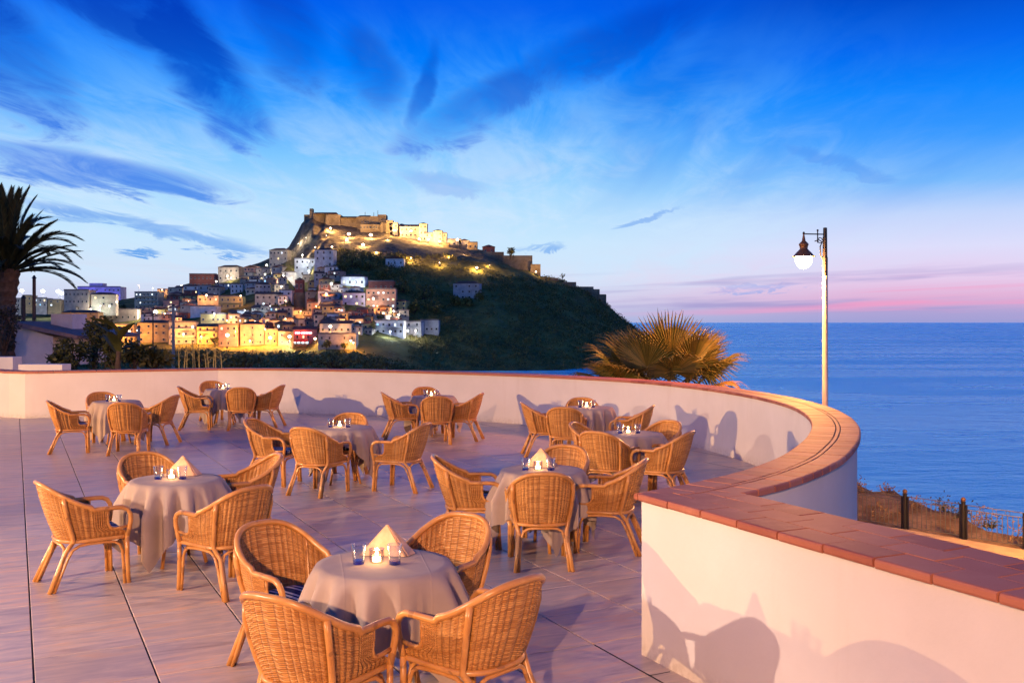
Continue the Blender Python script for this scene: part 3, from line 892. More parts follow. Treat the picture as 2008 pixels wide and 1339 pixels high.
# name used in labels, table-top pixel, chairs as (pixel of back-rail middle, facing angle, side), napkin, cloth turn
SETS = [
 ('the table beside the straight parapet end', (752, 1105), [((510,1026),318,'castle side'), ((915,1010),240,'sea side'), ((520,1172),60,'AWAY'), ((1030,1138),138,'parapet end side')], True, 12, None),
 ('the napkin table farthest from the sea', (345, 940), [((74,948),38,'AWAY'), ((275,889),312,'date palm side'), ((548,892),208,'castle side'), ((500,957),142,'sea side')], True, 40, None),
 ('the napkin table nearest the sea', (1063, 922), [((848,896),4,'date palm side'), ((1112,875),250,'castle side'), ((1068,930),94,'AWAY'), ((1268,903),166,'sea side')], True, 58, None),
 ('the table whose cloth hem is raised', (672, 838), [((487,822),348,'date palm side'), ((690,811),262,'castle side'), ((592,840),66,'AWAY'), ((838,832),160,'sea side')], False, 20, 4.9),
 ('the table by the far parapet corner', (228, 787), [((92,787),22,'date palm side'), ((196,770),305,'castle side'), ((240,791),96,'AWAY'), ((346,776),172,'sea side')], False, 35, None),
 ('the table by the far parapet bend', (441, 763), [((349,759),12,'date palm side'), ((413,748),300,'castle side'), ((471,761),102,'AWAY'), ((555,756),172,'sea side')], False, 10, None),
 ('the table by the far parapet middle', (850, 777), [((748,770),12,'date palm side'), ((832,760),285,'castle side'), ((857,778),95,'AWAY'), ((946,772),168,'sea side')], False, 44, None),
 ('the table below the fan palm', (1155, 799), [((1022,790),6,'date palm side'), ((1140,781),270,'castle side'), ((1104,800),80,'AWAY'), ((1282,796),166,'sea side')], False, 25, None),
 ('the table deepest in the parapet curve', (1238, 850), [((1122,830),338,'castle side'), ((1166,848),58,'AWAY'), ((1316,826),222,'fan palm side'), ((1356,848),150,'sea side')], False, 30, None)]
for si, (nm, tp, chairs, nap, turn, lift) in enumerate(SETS):
    c = px(tp[0], tp[1], FPX * (CH - TH) / (tp[1] - HY)); tx, ty = c.x, c.y
    t = thing('round_table', 'round rattan-legged table under a cloth, ' + nm, 'table', (tx, ty, 0), R(turn), 'round terrace tables')
    link('table_top', TAB['table_top'], t)
    for k in range(4): link('leg', TAB['leg'], t, rot=(0, 0, k * math.pi / 2))
    link('stretcher', TAB['stretcher'], t)
    cl = link('tablecloth', cloth_mesh(20 + si, .80, (lift - R(turn)) if lift else None), None, (tx, ty, 0), (0, 0, R(turn)))
    tag(cl, 'taupe cloth draped over ' + nm, 'tablecloth', 'taupe tablecloths')
    for (bx, by), fa, sd in chairs:
        B = px(bx, by, FPX * (CH - .847) / (by - HY))
        f = Vector((math.cos(R(fa)), math.sin(R(fa)), 0)); o = B + f * .365
        place_chair(o.x, o.y, fa, ('rattan armchair on the side opposite the castle, ' + nm) if sd == 'AWAY' else 'rattan armchair on the %s of %s' % (sd, nm), 'rattan armchairs round the tables')
    z = TH + .007
    cd = thing('candle_holder', 'lit candle in a clear glass cup on ' + nm, 'candle', (tx - .04, ty + .0, z), 0, 'table candles'); cd.scale = (1.25, 1.25, 1.25)
    link('glass_cup', ME_CUP, cd); wx = link('candle', ME_WAX, cd); link('flame', ME_FLAME, cd)
    point_light('candle_light', cd, (0, 0, .075), (1.0, .55, .24), 2.6, .02)
    rg = random.Random(70 + si)
    for q, (ox, oy, sdn) in enumerate(((-.150, -.02, 'date palm side'), (.072, -.025, 'sea side'))):
        g = thing('tumbler_glass', 'blue-bottomed glass tumbler, %s of candle, %s' % (sdn, nm), 'glass', (tx + ox + rg.uniform(-.01, .01), ty + oy + rg.uniform(-.015, .015), z), 0, 'blue glass tumblers')
        g.scale = (1.22, 1.22, 1.32); link('glass_body', ME_TUMBLER, g); link('glass_base', ME_TBASE, g)
    if nap:
        o = link('folded_napkin', ME_NAPKIN, None, (tx - .01, ty + .19, z), (0, 0, R((-4, 6, -8)[si])))
        tag(o, 'salmon napkin folded into a standing triangle on ' + nm, 'napkin', 'folded napkins')

# ------------------------------------------------------------------ floodlights that light the terrace (on posts along the hotel side)
m_dark = plain('dark_metal', (.03, .03, .033), .45, .2, metallic=.6)
m_lens = emitter('flood_lens', (1.0, .72, .46), 4.0)
def floodlight(x, y, z, target, color, power, label, angle=120, radius=.05):
    t = thing('terrace_floodlight', label, 'floodlight', (x, y, 0))
    MB().lathe([(.09, 0), (.09, .015), (.03, .03), (.025, z - .2)], sides=12).build('post', m_dark, t)
    d = (Vector(target) - Vector((x, y, z))).normalized(); q = d.to_track_quat('Y', 'Z').to_euler()
    h = MB().box(-.13, .13, -.08, .05, -.09, .09).build('lamp_head', m_dark, t, loc=(0, 0, z)); h.rotation_euler = q
    l = MB().box(-.11, .11, .051, .058, -.07, .07).build('lens', m_lens, t, loc=(0, 0, z)); l.rotation_euler = q
    MB().tube([(0, 0, z - .22), (0, 0, z - .08)], .02, 8).build('bracket', m_dark, t)
    p = Vector((0, 0, z)) + d * .12
    spot_light('flood_light', t, tuple(p), tuple(p + d), color, power, angle, radius, .5)
floodlight(-9.0, 2.6, 3.4, (-3.2, 7.2, .0), (1.0, .68, .50), 3300, 'black floodlight on a short post at the left of the terrace', 62)
floodlight(-2.0, -7.5, 4.8, (-2.5, 13.0, .8), (1.0, .53, .29), 8000, 'black floodlight on a tall post at the back of the terrace')
floodlight(-16.5, 10.5, 2.8, (-3.0, 19.0, .7), (1.0, .56, .23), 10000, 'black floodlight on a post beside the left parapet')
# ------------------------------------------------------------------ the town on the hillside
WALLC = {'cream': (.62, .53, .38), 'white': (.74, .72, .68), 'ochre': (.60, .40, .17), 'salmon': (.58, .32, .22), 'brick red': (.33, .10, .07), 'beige': (.52, .43, .33), 'grey': (.42, .42, .42), 'yellow': (.66, .52, .20), 'lilac': (.52, .46, .62)}
m_wall = {k: plain('render_' + k.replace(' ', '_'), v, .9, .22, .35, bump=.2, bscale=2.0, use_world=True) for k, v in WALLC.items()}
m_roof = plain('roof_tiles', (.16, .075, .05), .9, .3, .8, bump=.5, bscale=3, use_world=True)
m_flat = plain('flat_roof', (.20, .17, .17), .9, .2, .6)
m_pane = plain('dark_pane', (.025, .03, .04), .15, .1)
m_frame = plain('window_frame', (.45, .42, .38), .7, .1)
m_shut = plain('shutter', (.10, .07, .05), .7, .2)
m_lit = [emitter('lit_pane_warm', (1.0, .72, .36), 2.4), emitter('lit_pane_white', (.80, .92, 1.0), 2.0), emitter('lit_pane_blue', (.35, .70, 1.0), 1.6)]
def win_mesh(pane):
    mb = MB()
    mb.cur = 0
    for q in ((-.5, -.40, 0, 1), (.40, .5, 0, 1), (-.4, .4, 0, .08), (-.4, .4, .92, 1)): mb.box(q[0], q[1], -.10, .05, q[2], q[3])
    mb.cur = 1; mb.box(-.40, .40, -.03, .02, .08, .92)
    mb.cur = 0; mb.box(-.6, .6, -.18, .0, -.07, -.003)
    return mb.mesh('window', [m_frame, pane])
ME_WIN = win_mesh(m_pane); ME_SHUT = win_mesh(m_shut); ME_LIT = [win_mesh(m) for m in m_lit]
HOUSE_LABELS = {}
hrng = random.Random(11); HB = []
def house(c, wd, dp, ht, colr, roof='hip', yaw=0.0, lit=.08, storeys=None, label=None, balcony=False, name='town_house', win=True, group=None):
    st = storeys or max(1, round(ht / 3.1)); sth = ht / st
    words = {1: 'one', 2: 'two', 3: 'three', 4: 'four', 5: 'five'}[min(st, 5)]
    nlit = 0
    h = thing(name, '', 'house', tuple(c), yaw)
    MB().box(-wd/2, wd/2, 0, dp, -6, ht).build('wall', m_wall[colr], h)
    e = .45
    if roof == 'flat':
        r = MB().box(-wd/2 - .15, wd/2 + .15, -.15, dp + .15, ht + .003, ht + .30).box(-wd/2 - .15, wd/2 + .15, -.15, .1, ht + .303, ht + .85).build('roof', m_flat, h)
    elif roof == 'gable':
        rh = wd * .16
        MB().add([(-wd/2-e, -e, ht), (wd/2+e, -e, ht), (wd/2+e, dp+e, ht), (-wd/2-e, dp+e, ht), (0, -e, ht+rh), (0, dp+e, ht+rh), ], [(0,3,2,1), (0,1,4), (2,3,5), (1,2,5,4), (3,0,4,5)]).build('roof', m_roof, h)
    elif roof == 'side':
        rh = dp * .20
        MB().add([(-wd/2-e, -e, ht), (wd/2+e, -e, ht), (wd/2+e, dp+e, ht), (-wd/2-e, dp+e, ht), (-wd/2-e, dp/2, ht+rh), (wd/2+e, dp/2, ht+rh)], [(0,3,2,1), (0,1,5,4), (2,3,4,5), (1,2,5), (3,0,4)]).build('roof', m_roof, h)
    else:
        rh = min(wd, dp) * .20; i = min(wd, dp) * .45
        MB().add([(-wd/2-e, -e, ht), (wd/2+e, -e, ht), (wd/2+e, dp+e, ht), (-wd/2-e, dp+e, ht), (-wd/2+i, i, ht+rh), (wd/2-i, i, ht+rh), (wd/2-i, dp-i, ht+rh), (-wd/2+i, dp-i, ht+rh)],
                 [(0,3,2,1), (0,1,5,4), (1,2,6,5), (2,3,7,6), (3,0,4,7), (4,5,6,7)]).build('roof', m_roof, h)
    if win:
        nw = max(2, int(wd / hrng.uniform(2.7, 4.2))); wsx = hrng.uniform(.8, 1.25); wsz = hrng.uniform(.85, 1.25)
        for s in range(st):
            for k in range(nw):
                if hrng.random() < .13: continue
                x = -wd/2 + wd * (k + .5) / nw + hrng.uniform(-.15, .15); z = s * sth + sth * .32
                q = hrng.random()
                if q < lit: me = ME_LIT[hrng.choice((0, 0, 1, 1, 2))]; nlit += 1
                elif q < .55: me = ME_SHUT
                else: me = ME_WIN
                door = hrng.random() < .25 and s > 0 and balcony
                link('window', me, h, (x, -.012, z - (.6 if door else 0)), None, (1.3 * wsx, 1, (2.2 if door else 1.55) * wsz))
    if balcony:
        for s in range(1, st):
            b = MB().box(-wd*.42, wd*.42, -1.2, -.003, s*sth - .12, s*sth + .05).build('balcony', m_frame, h)
            MB().box(-wd*.42, wd*.42, -1.2, -1.12, s*sth + .053, s*sth + .95).build('railing', m_wall[colr], b)
    roofw = {'flat': 'flat roof', 'gable': 'gabled tile roof', 'side': 'pitched tile roof', 'hip': 'hipped tile roof'}[roof]
    lab = label or '%s %s-storey house with %s%s%s on the hillside' % (colr, words, roofw, ' and balconies' if balcony else '', ', some windows lit' if nlit else '')
    h['label'] = lab
    k_ = FPX / c[1]; xm = CX + c[0] * k_
    HB.append((xm - wd/2*k_, xm + wd/2*k_, HY - (c[2] + ht - CH)*k_, HY - (c[2] - CH)*k_ + 6, c[1]))
    h['group'] = group or ('hillside ' + colr + ' houses')
    return h
def px_house(x0, x1, yt, yb, colr, roof='hip', depth=9.0, **kw):
    p = hit((x0 + x1) / 2, yb); Y = min(p.y, 850 if x1 > 240 else 700)
    p = px((x0 + x1) / 2, yb, Y)
    wd = (x1 - x0) / FPX * Y; ht = (yb - yt) / FPX * Y
    return house((p.x, p.y, CH + (HY - yb) / FPX * Y), wd, depth, ht, colr, roof, **kw)
AUTH = [
 # x0, x1, ytop, ybottom, colour, roof, keyword arguments
 (120,192,614,652,'ochre','hip',dict(label='wide ochre two-storey house behind the garden shrubs by the streetlit road', storeys=2)),
 (196,262,634,672,'ochre','flat',dict(storeys=2, label='ochre flat-roofed house half hidden behind the garden shrubs')),
 (268,330,636,672,'ochre','hip',dict(storeys=3, label='ochre three-storey house beside the tall white lamp pole')),
 (332,384,637,676,'cream','flat',dict(storeys=3, label='cream flat-roofed house in the lowest row, right of the lamp pole', balcony=True)),
 (386,426,640,676,'yellow','side',dict(storeys=3, label='yellow balcony house in the lowest row next to a glaring lamp', balcony=True)),
 (428,466,636,680,'salmon','flat',dict(storeys=3, label='narrow salmon house in the lowest row lit by a glaring lamp')),
 (472,518,640,678,'salmon','hip',dict(storeys=3, label='salmon three-storey house in the lowest row with a tree in front')),
 (519,545,645,676,'ochre','flat',dict(storeys=2, label='small ochre flat-roofed house in the lowest row')),
 (546,573,650,678,'ochre','hip',dict(storeys=2, label='small ochre house left of the red neon front')),
 (624,698,655,686,'beige','flat',dict(storeys=2, label='long low beige building right of the red neon front')),
 (626,690,638,656,'grey','side',dict(storeys=1, label='long grey one-storey house above the beige arcade')),
 (392,444,614,634,'yellow','flat',dict(storeys=1, lit=0, label='yellow one-storey house with white lamp above the lowest row')),
 (372,424,604,622,'white','flat',dict(storeys=1, label='bright white low building above the yellow house')),
 (190,268,612,632,'beige','flat',dict(storeys=1, label='long beige flat warehouse behind the garden shrubs')),
 (262,312,572,606,'cream','flat',dict(storeys=4, balcony=True, lit=.25, label='cream four-storey apartment block with full-width balconies')),
 (180,226,578,602,'beige','hip',dict(storeys=2, lit=.5, label='beige house with a brightly lit ground floor below the violet building')),
 (123,176,572,598,'beige','flat',dict(storeys=2, label='beige two-storey block left of the lit shop front')),
 (388,428,582,608,'beige','hip',dict(storeys=2, label='beige house with paired tall windows below an orange lamp')),
 (430,476,578,606,'yellow','flat',dict(storeys=2, balcony=True, label='yellow balcony house mid-slope beside an orange lamp')),
 (500,546,576,602,'cream','side',dict(storeys=2, lit=.3, label='cream row house mid-slope with a strip of lit windows')),
 (672,716,574,602,'lilac','hip',dict(storeys=2, lit=.3, label='lilac two-storey house beside the tall pink block')),
 (718,776,570,606,'salmon','flat',dict(storeys=3, lit=.45, label='tall salmon block at the edge of the dark wood')),
 (722,772,556,571,'brick red','flat',dict(storeys=1, lit=0, depth=6, label='brick-red penthouse storey above the tall salmon block')),
 (735,792,634,656,'white','flat',dict(storeys=2, balcony=True, lit=.3, label='white terraced house by the dark slope, porch lit')),
 (794,826,628,654,'white','flat',dict(storeys=2, label='white flat-roofed house by the dark slope')),
 (824,860,632,656,'grey','flat',dict(storeys=1, label='grey low house farthest along the dark slope')),
 (668,716,544,562,'white','hip',dict(storeys=1, lit=.35, label='white one-storey house below the dark wood')),
 (527,564,490,524,'cream','hip',dict(storeys=3, label='cream three-storey house high on the slope below the crag')),
 (616,654,486,524,'white','hip',dict(storeys=3, label='white three-storey house with rows of windows beside the dark wood')),
 (578,618,512,542,'white','flat',dict(storeys=3, label='white floodlit house below the cream upper houses')),
 (372,424,536,564,'brick red','flat',dict(storeys=2, lit=0, label='brick-red windowless-looking block on the left shoulder')),
 (426,470,528,552,'beige','hip',dict(storeys=2, label='beige house above the brick-red block')),
 (756,792,508,522,'white','gable',dict(storeys=1, lit=0, label='small white gabled house alone below the rampart')),
 (888,940,560,588,'grey','hip',dict(storeys=3, lit=0, label='grey villa standing alone on the green slope')),
]
BOX = []
for x0, x1, yt, yb, colr, roof, kw in AUTH:
    h = px_house(x0, x1, yt + hrng.uniform(-5, 4), yb, colr, roof, yaw=R(hrng.uniform(-11, 11)), group='single houses of the town', **kw); BOX.append((x0, x1, yt, yb))
NV = len(HB)
# violet floodlit building on the left skyline
p = px(194, 596, 890)
viol = house((p.x, p.y, p.z), 84 / FPX * 890, 14, 33 / FPX * 890, 'lilac', 'flat', storeys=3, label='long pale building floodlit in violet on the left skyline', lit=0, group='single houses of the town')
MB().box(-9, 3, 1, 10, 15.4, 18.6).build('rooftop_block', m_wall['lilac'], viol)
spot_light('violet_flood', viol, (-8, -18, 1), (-4, 0, 7), (.22, .16, 1.0), 14000, 110, .5)
point_light('violet_lamp', viol, (14, -6, 2), (.3, .22, 1.0), 4000, .3)
# neon-fronted restaurant
p = hit(598, 678); Y = p.y; k = Y / FPX
neon = house((p.x, p.y, CH + (HY - 678) * k), 48 * k, 9, 32 * k, 'salmon', 'side', storeys=3, lit=0, win=False, label='salmon restaurant with a glowing red sign and a red awning', group='single houses of the town')
m_red = emitter('red_neon', (1.0, .02, .05), 3.2); m_signw = emitter('white_neon', (1.0, .86, .86), 5.0); m_awn = plain('red_awning', (.55, .02, .02), .8, .1)
sg = MB().box(-23*k*.88, 13*k*.88, -.5, -.02, 22.5*k, 27.5*k).build('neon_sign', m_red, neon)
xq = -22*k*.86
for q, wl in enumerate((1.4, 1.1, 1.2, 0, 1.0, .9, 1.2, 1.0, 1.3, 1.1, .9)):
    if wl: MB().box(xq, xq + wl*.72, -.56, -.505, 24.2*k, 26.4*k).box(xq, xq + .18, -.56, -.505, 23.6*k, 24.19*k).build('sign_letter', m_signw, sg)
    xq += wl * .86 + (.6 if not wl else .0)
for q in (-15, -3, 6): link('window', ME_WIN if q != -3 else ME_LIT[0], neon, (q*k, -.012, 14.5*k), None, (1.2, 1, 2.0))
aw = MB().add([(-24*k, -2.2, 8.5*k), (7*k, -2.2, 8.5*k), (7*k, -.02, 11.8*k), (-24*k, -.02, 11.8*k), (-24*k, -2.2, 8.2*k), (7*k, -2.2, 8.2*k), (7*k, -.02, 11.4*k), (-24*k, -.02, 11.4*k)], [(0,1,2,3), (7,6,5,4), (0,4,5,1), (1,5,6,2), (3,7,4,0), (2,6,7,3)]).build('awning', m_awn, neon)
for q in range(4): link('shop_window', ME_LIT[1], neon, ((-20 + q * 8)*k, -.012, 1.2), None, (2.0, 1, 1.6))
point_light('sign_glow', neon, (-2, -3.5, 25*k), (1.0, .06, .08), 700, .6)
BOX.append((574, 622, 646, 678))
# round bell tower with the warm drum
p = hit(588, 606); k = p.y / FPX
tw = thing('bell_tower', 'round stone bell tower with a narrow lantern rising mid-slope', 'tower', (p.x, p.y, CH + (HY - 606) * k))
m_stone = plain('warm_stone', (.36, .25, .14), .92, .3, .3, bump=.6, bscale=1.2, use_world=True)
MB().lathe([(13*k, -5), (13*k, 28*k), (11*k, 32*k)], sides=20).build('drum', m_stone, tw)
MB().box(-8*k, 8*k, -8*k, 8*k, 32*k, 56*k).build('belfry', m_wall['brick red'], tw)
for q in (-4, 4): link('window', ME_SHUT, tw, (q*k, -8*k - .012, 40*k), None, (1.6, 1, 3.2))
MB().add([(-9*k,-9*k,56*k),(9*k,-9*k,56*k),(9*k,9*k,56*k),(-9*k,9*k,56*k),(0,0,62*k)], [(0,3,2,1),(0,1,4),(1,2,4),(2,3,4),(3,0,4)]).build('roof', m_roof, tw)
BOX.append((572, 602, 548, 606))
# the remaining houses, row upon row
def in_town(x, y):
    if y < interp([(150,600),(240,588),(330,566),(400,548),(450,534),(510,518),(550,506),(600,500),(660,500)], x) + 12: return False
    if y < 545: return 235 < x < 650
    if y < 575: return 240 < x < 662 or (662 < x < 740 and y > 560)
    if y < 640: return (150 if y > 590 else 236) < x < 790
    if y < 662: return 130 < x < 760
    return 130 < x < 640
cols = ['cream', 'white', 'beige', 'ochre', 'salmon', 'grey', 'cream', 'beige', 'yellow', 'brick red', 'white']
NH = 0
yrow = 524.0
while yrow < 668:
    x = 120.0 + hrng.uniform(0, 14)
    while x < 800:
        wpx = hrng.uniform(15, 31); hpx = hrng.uniform(11, 20)
        xc, yb = x + wpx / 2, yrow + hrng.uniform(-3.5, 3.5)
        if in_town(xc, yb):
            clash = any(xc > b[0] - wpx*.35 and xc < b[1] + wpx*.35 and yb > b[2] + 4 and yb - hpx < b[3] - 4 for b in BOX)
            if not clash:
                c = hrng.choice(cols)
                px_house(xc - wpx/2, xc + wpx/2, yb - hpx, yb, c, hrng.choice(('hip', 'side', 'flat', 'flat', 'gable')), depth=hrng.uniform(7, 11), yaw=R(hrng.uniform(-16, 16)), lit=.07, balcony=hrng.random() < .2)
                NH += 1
        x += wpx * hrng.uniform(.98, 1.25)
    yrow += 7.5
# far flat roofs on the left horizon
for i, (x0, x1, yt, yb) in enumerate(((-40, 0, 584, 604), (44, 62, 580, 600), (66, 92, 585, 602), (94, 120, 588, 602), (8, 40, 586, 604))):
    p = px((x0 + x1) / 2, yb, 800); house((p.x, p.y, p.z), (x1 - x0) / FPX * 800, 10, (yb - yt) / FPX * 800, 'ochre' if i % 2 else 'cream', 'flat', storeys=2, lit=.3, label='low far house behind the date palm, lit by bluish lamps', group='far houses behind the palm', win=True)

# ------------------------------------------------------------------ castle, ramparts, crag walls
fort = thing('hilltop_castle', 'stone castle with keep and curtain walls floodlit on the hilltop', 'castle', tuple(px(690, 470, 880)))
FB = Vector(fort.location)
def block(name, x0, x1, yt, yb, Y, T, parent, mat, o=FB, taper=0.0, crenel=0):
    a = px(x0, yb, Y) - o; b = px(x1, yt, Y) - o; g = (b.x - a.x) * taper
    mb = MB().add([(a.x, a.y, a.z - 12), (b.x, a.y, a.z - 12), (b.x, a.y + T, a.z - 12), (a.x, a.y + T, a.z - 12), (a.x + g, a.y + g, b.z), (b.x - g, a.y + g, b.z), (b.x - g, a.y + T, b.z), (a.x + g, a.y + T, b.z)],
                  [(0,3,2,1),(4,5,6,7),(0,1,5,4),(1,2,6,5),(2,3,7,6),(3,0,4,7)])
    ob = mb.build(name, mat, parent)
    return ob
def castle_stone(t):
    P = world_coord(t); n = t.noise(P, .12, 6, .7); n2 = t.noise(P, .9, 5, .7)
    col = t.mix(t.ss(n, .3, .7), (.20, .145, .09), (.40, .30, .19)); col = t.mix(t.ss(n2, .55, .75), col, (.13, .09, .055))
    return dict(color=col, rough=.95, spec=.1, normal=t.bump(t.m('ADD', n, n2), .8, .7))
m_castle = pbr('castle_stone', castle_stone)
for q in [('keep', 606, 614, 409, 460, 874, 6, .12), ('curtain_wall', 596, 607, 421, 470, 876, 8, .02), ('curtain_wall', 614, 640, 419, 466, 872, 12, .0), ('curtain_wall', 638, 668, 421, 462, 866, 14, .02),
          ('curtain_wall', 666, 704, 427, 472, 868, 12, .0), ('palace_wing', 700, 728, 425, 452, 862, 12, .0), ('palace_wing', 726, 742, 424, 452, 860, 14, .0), ('tower', 741, 757, 421, 448, 857, 12, .01), ('bastion', 706, 746, 440, 470, 852, 8, .01),
          ('curtain_wall', 746, 764, 437, 475, 850, 8, .01), ('house_wing', 757, 770, 432, 470, 846, 10, .0)]:
    ob = block(q[0], q[1], q[2], q[3], q[4], q[5], q[6], fort, m_castle, taper=q[7])
for i, (xa, xb, yt) in enumerate(((668, 700, 427), (702, 727, 425), (614, 660, 419))):
    a = px(xa, yt, 866) - FB; b = px(xb, yt, 866) - FB
    MB().add([(a.x, a.y - 1, a.z + .02), (b.x, a.y - 1, b.z + .02), (b.x, a.y + 12, b.z + .02), (a.x, a.y + 12, a.z + .02), (a.x + 1, a.y + 5, a.z + 1.6), (b.x - 1, a.y + 5, b.z + 1.6)], [(0,3,2,1), (0,1,5,4), (1,2,5), (2,3,4,5), (3,0,4)]).build('roof', m_roof, fort)
for x, y in ((748, 430), (753, 430), (710, 434), (716, 434), (722, 434), (708, 445), (714, 445), (720, 445), (726, 445), (732, 445), (738, 445), (762, 441), (766, 441)):
    q = px(x, y + 3, 851 if y > 440 else 856.9) - FB; link('window', ME_WIN, fort, (q.x, q.y - .1, q.z), None, (1.0, 1, 1.6))
for x, y in ((716, 416), (741, 413), (733, 417)):
    q = px(x, 425, 858) - FB; MB().tube([tuple(q), (q.x, q.y, q.z + (425 - y) / FPX * 858)], .22, 5).build('mast', m_dark, fort)
def upper(x0, x1, yt, yb, Y, lab, roof='hip', colr='cream', st=2):
    p = px((x0 + x1) / 2, yb, Y)
    return house((p.x, p.y, p.z), (x1 - x0) / FPX * Y, 10, (yb - yt) / FPX * Y, colr, roof, storeys=st, lit=0, label=lab, group='single houses of the castle quarter')
upper(764, 780, 438, 458, 846, 'narrow pale house glaring in floodlight next to the castle', 'flat')
upper(780, 794, 441, 458, 850, 'small house between the two floodlit castle-quarter houses', 'hip', 'beige')
upper(784, 836, 444, 466, 842, 'long pale floodlit house below the castle', 'side')
upper(822, 837, 439, 474, 836, 'tall pale tower-like house at the end of the long floodlit house', 'hip', 'cream', 3)
upper(834, 876, 458, 474, 834, 'low pale floodlit house with a small hipped pavilion', 'flat')
upper(850, 867, 453, 474, 832, 'square hipped pavilion house in the floodlit row', 'hip', 'cream', 2)
upper(878, 904, 470, 484, 832, 'low pale house at the right end of the floodlit row', 'flat', 'cream', 1)
upper(900, 920, 472, 486, 832, 'small dim house past the floodlit row', 'hip', 'beige', 1)
upper(918, 936, 476, 490, 830, 'small ochre flat-roofed house on the ridge past the floodlit row', 'flat', 'ochre', 1)
upper(946, 970, 484, 498, 830, 'small brick-red house on the ridge near the bastion', 'hip', 'brick red', 1)
ramp = thing('rampart_wall', 'long stone rampart wall descending the ridge to a bastion', 'wall', tuple(px(950, 530, 815)))
RB = Vector(ramp.location)
for q in [('wall_section', 838, 882, 476, 492, 826, 4), ('wall_section', 880, 915, 480, 505, 822, 4), ('wall_section', 913, 950, 490, 520, 818, 4), ('wall_section', 948, 988, 494, 538, 814, 5), ('bastion', 986, 1044, 501, 540, 810, 22), ('bastion', 1040, 1060, 518, 542, 806, 12)]:
    block(*q[:6], q[6], ramp, m_castle, RB)
rw = thing('ruined_wall', 'ruined stone wall stepping down the seaward edge of the headland', 'wall', tuple(px(1150, 580, 800)))
WB = Vector(rw.location)
for q in [('wall_section', 1062, 1095, 545, 556, 802, 3), ('wall_section', 1094, 1130, 553, 568, 800, 3), ('wall_section', 1128, 1164, 562, 582, 798, 3), ('wall_section', 1160, 1176, 567, 592, 796, 4), ('wall_section', 1175, 1189, 577, 602, 794, 4)]:
    block(*q[:6], q[6], rw, m_castle, WB)

# ------------------------------------------------------------------ lamps of the town and floodlights of the castle
m_pole = plain('lamp_pole', (.30, .27, .23), .6, .1)
LAMPC = {'orange': (1.0, .41, .085), 'white': (1.0, .86, .66), 'cold': (.72, .85, 1.0), 'green': (.40, 1.0, .80), 'violet': (.55, .50, 1.0)}
m_globe = {k: emitter('lamp_' + k, tuple(.35 + .65 * c for c in v), 14.0 if k == 'orange' else 12.0) for k, v in LAMPC.items()}
def town_lamp(x, y, colr='orange', power=3000, size=.55, Y=None, label=None, pole=8.0, out=9.0):
    if Y is None:
        p = hit(x, y + 6); Y = p.y - out
        for b in HB[:NV] + HB[NV + 1:]:
            if b[0] - 4 < x < b[1] + 4 and b[2] - 3 < y < b[3] + 2: Y = min(Y, b[4] - 4.5)
    p = px(x, y, Y)
    t = thing('street_lamp', label or '%s street lamp glowing among the hillside houses' % {'orange': 'sodium orange', 'white': 'warm white', 'cold': 'bluish white', 'green': 'greenish', 'violet': 'violet'}[colr], 'street lamp', tuple(p), 0, 'street lamps of the town')
    MB().tube([(0, .1, -pole), (0, .1, .1)], .09, 6).build('pole', m_pole, t)
    MB().ball((0, -.15, 0), size, 10, 6, (1, 1, .8)).build('lamp_globe', m_globe[colr], t, True)
    point_light('lamp_light', t, (0, -.35 - size, -.1), LAMPC[colr], power * hrng.uniform(.45, 1.5) * (1.5 if colr == 'orange' else 2.2), .35)
for x, y, c, pw, sz in [
  (305,612,'white',16000,2.6), (253,650,'orange',7000,1.3), (270,648,'orange',4500,.9), (446,657,'orange',9000,1.8), (405,579,'orange',7000,1.2), (472,580,'orange',4200,.8), (323,615,'orange',2500,.7),
  (530,662,'orange',8000,1.5), (568,660,'white',7000,1.5), (618,664,'orange',4500,1.2), (648,640,'orange',11000,1.5), (640,577,'orange',7000,1.2), (688,668,'orange',3500,.9), (693,672,'orange',2500,.7),
  (360,655,'orange',6500,.9), (395,660,'orange',6500,.6), (490,668,'orange',6000,.7), (175,655,'orange',6000,.8), (138,648,'orange',6000,.8), (215,648,'orange',5000,.9), (222,655,'orange',3500,.8), (232,652,'orange',3500,.8),
  (215,600,'white',1300,.9), (229,592,'white',900,.9), (196,608,'cold',900,.7), (197,600,'green',900,.7), (178,606,'white',900,.9), (272,560,'orange',2200,.5), (300,565,'white',2500,.7), (318,568,'orange',2200,.6),
  (356,560,'white',2600,1.0), (424,552,'white',4200,1.2), (446,541,'white',2200,.7), (520,538,'white',3600,.9), (556,541,'white',4000,.7), (523,520,'white',3800,1.3), (593,500,'white',3600,.8), (606,532,'white',5200,1.0), (552,562,'white',3600,1.0),
  (605,512,'cold',2000,.7), (650,556,'white',3600,1.2), (696,553,'cold',2000,.6), (732,585,'white',2200,.9), (772,610,'white',2600,.8), (752,614,'orange',5000,.9), (782,617,'white',3800,1.0), (800,648,'cold',2800,.9), (765,650,'cold',2400,.9),
  (815,648,'white',1800,.6), (530,600,'cold',900,.4), (480,608,'cold',1200,.5), (420,615,'cold',1500,.6), (590,610,'orange',3000,.4), (560,625,'orange',5200,.6), (500,630,'orange',6500,.6), (445,628,'orange',5200,.5), (340,628,'orange',5200,.5), (690,630,'orange',6500,.5),
  (620,600,'orange',4200,.4), (665,607,'orange',3500,.4), (560,590,'orange',4200,.4), (370,590,'orange',3000,.4), (520,645,'orange',5500,.5), (462,650,'orange',4500,.4), (740,600,'orange',3000,.4)]:
    town_lamp(x, y, c, pw, sz * .62)
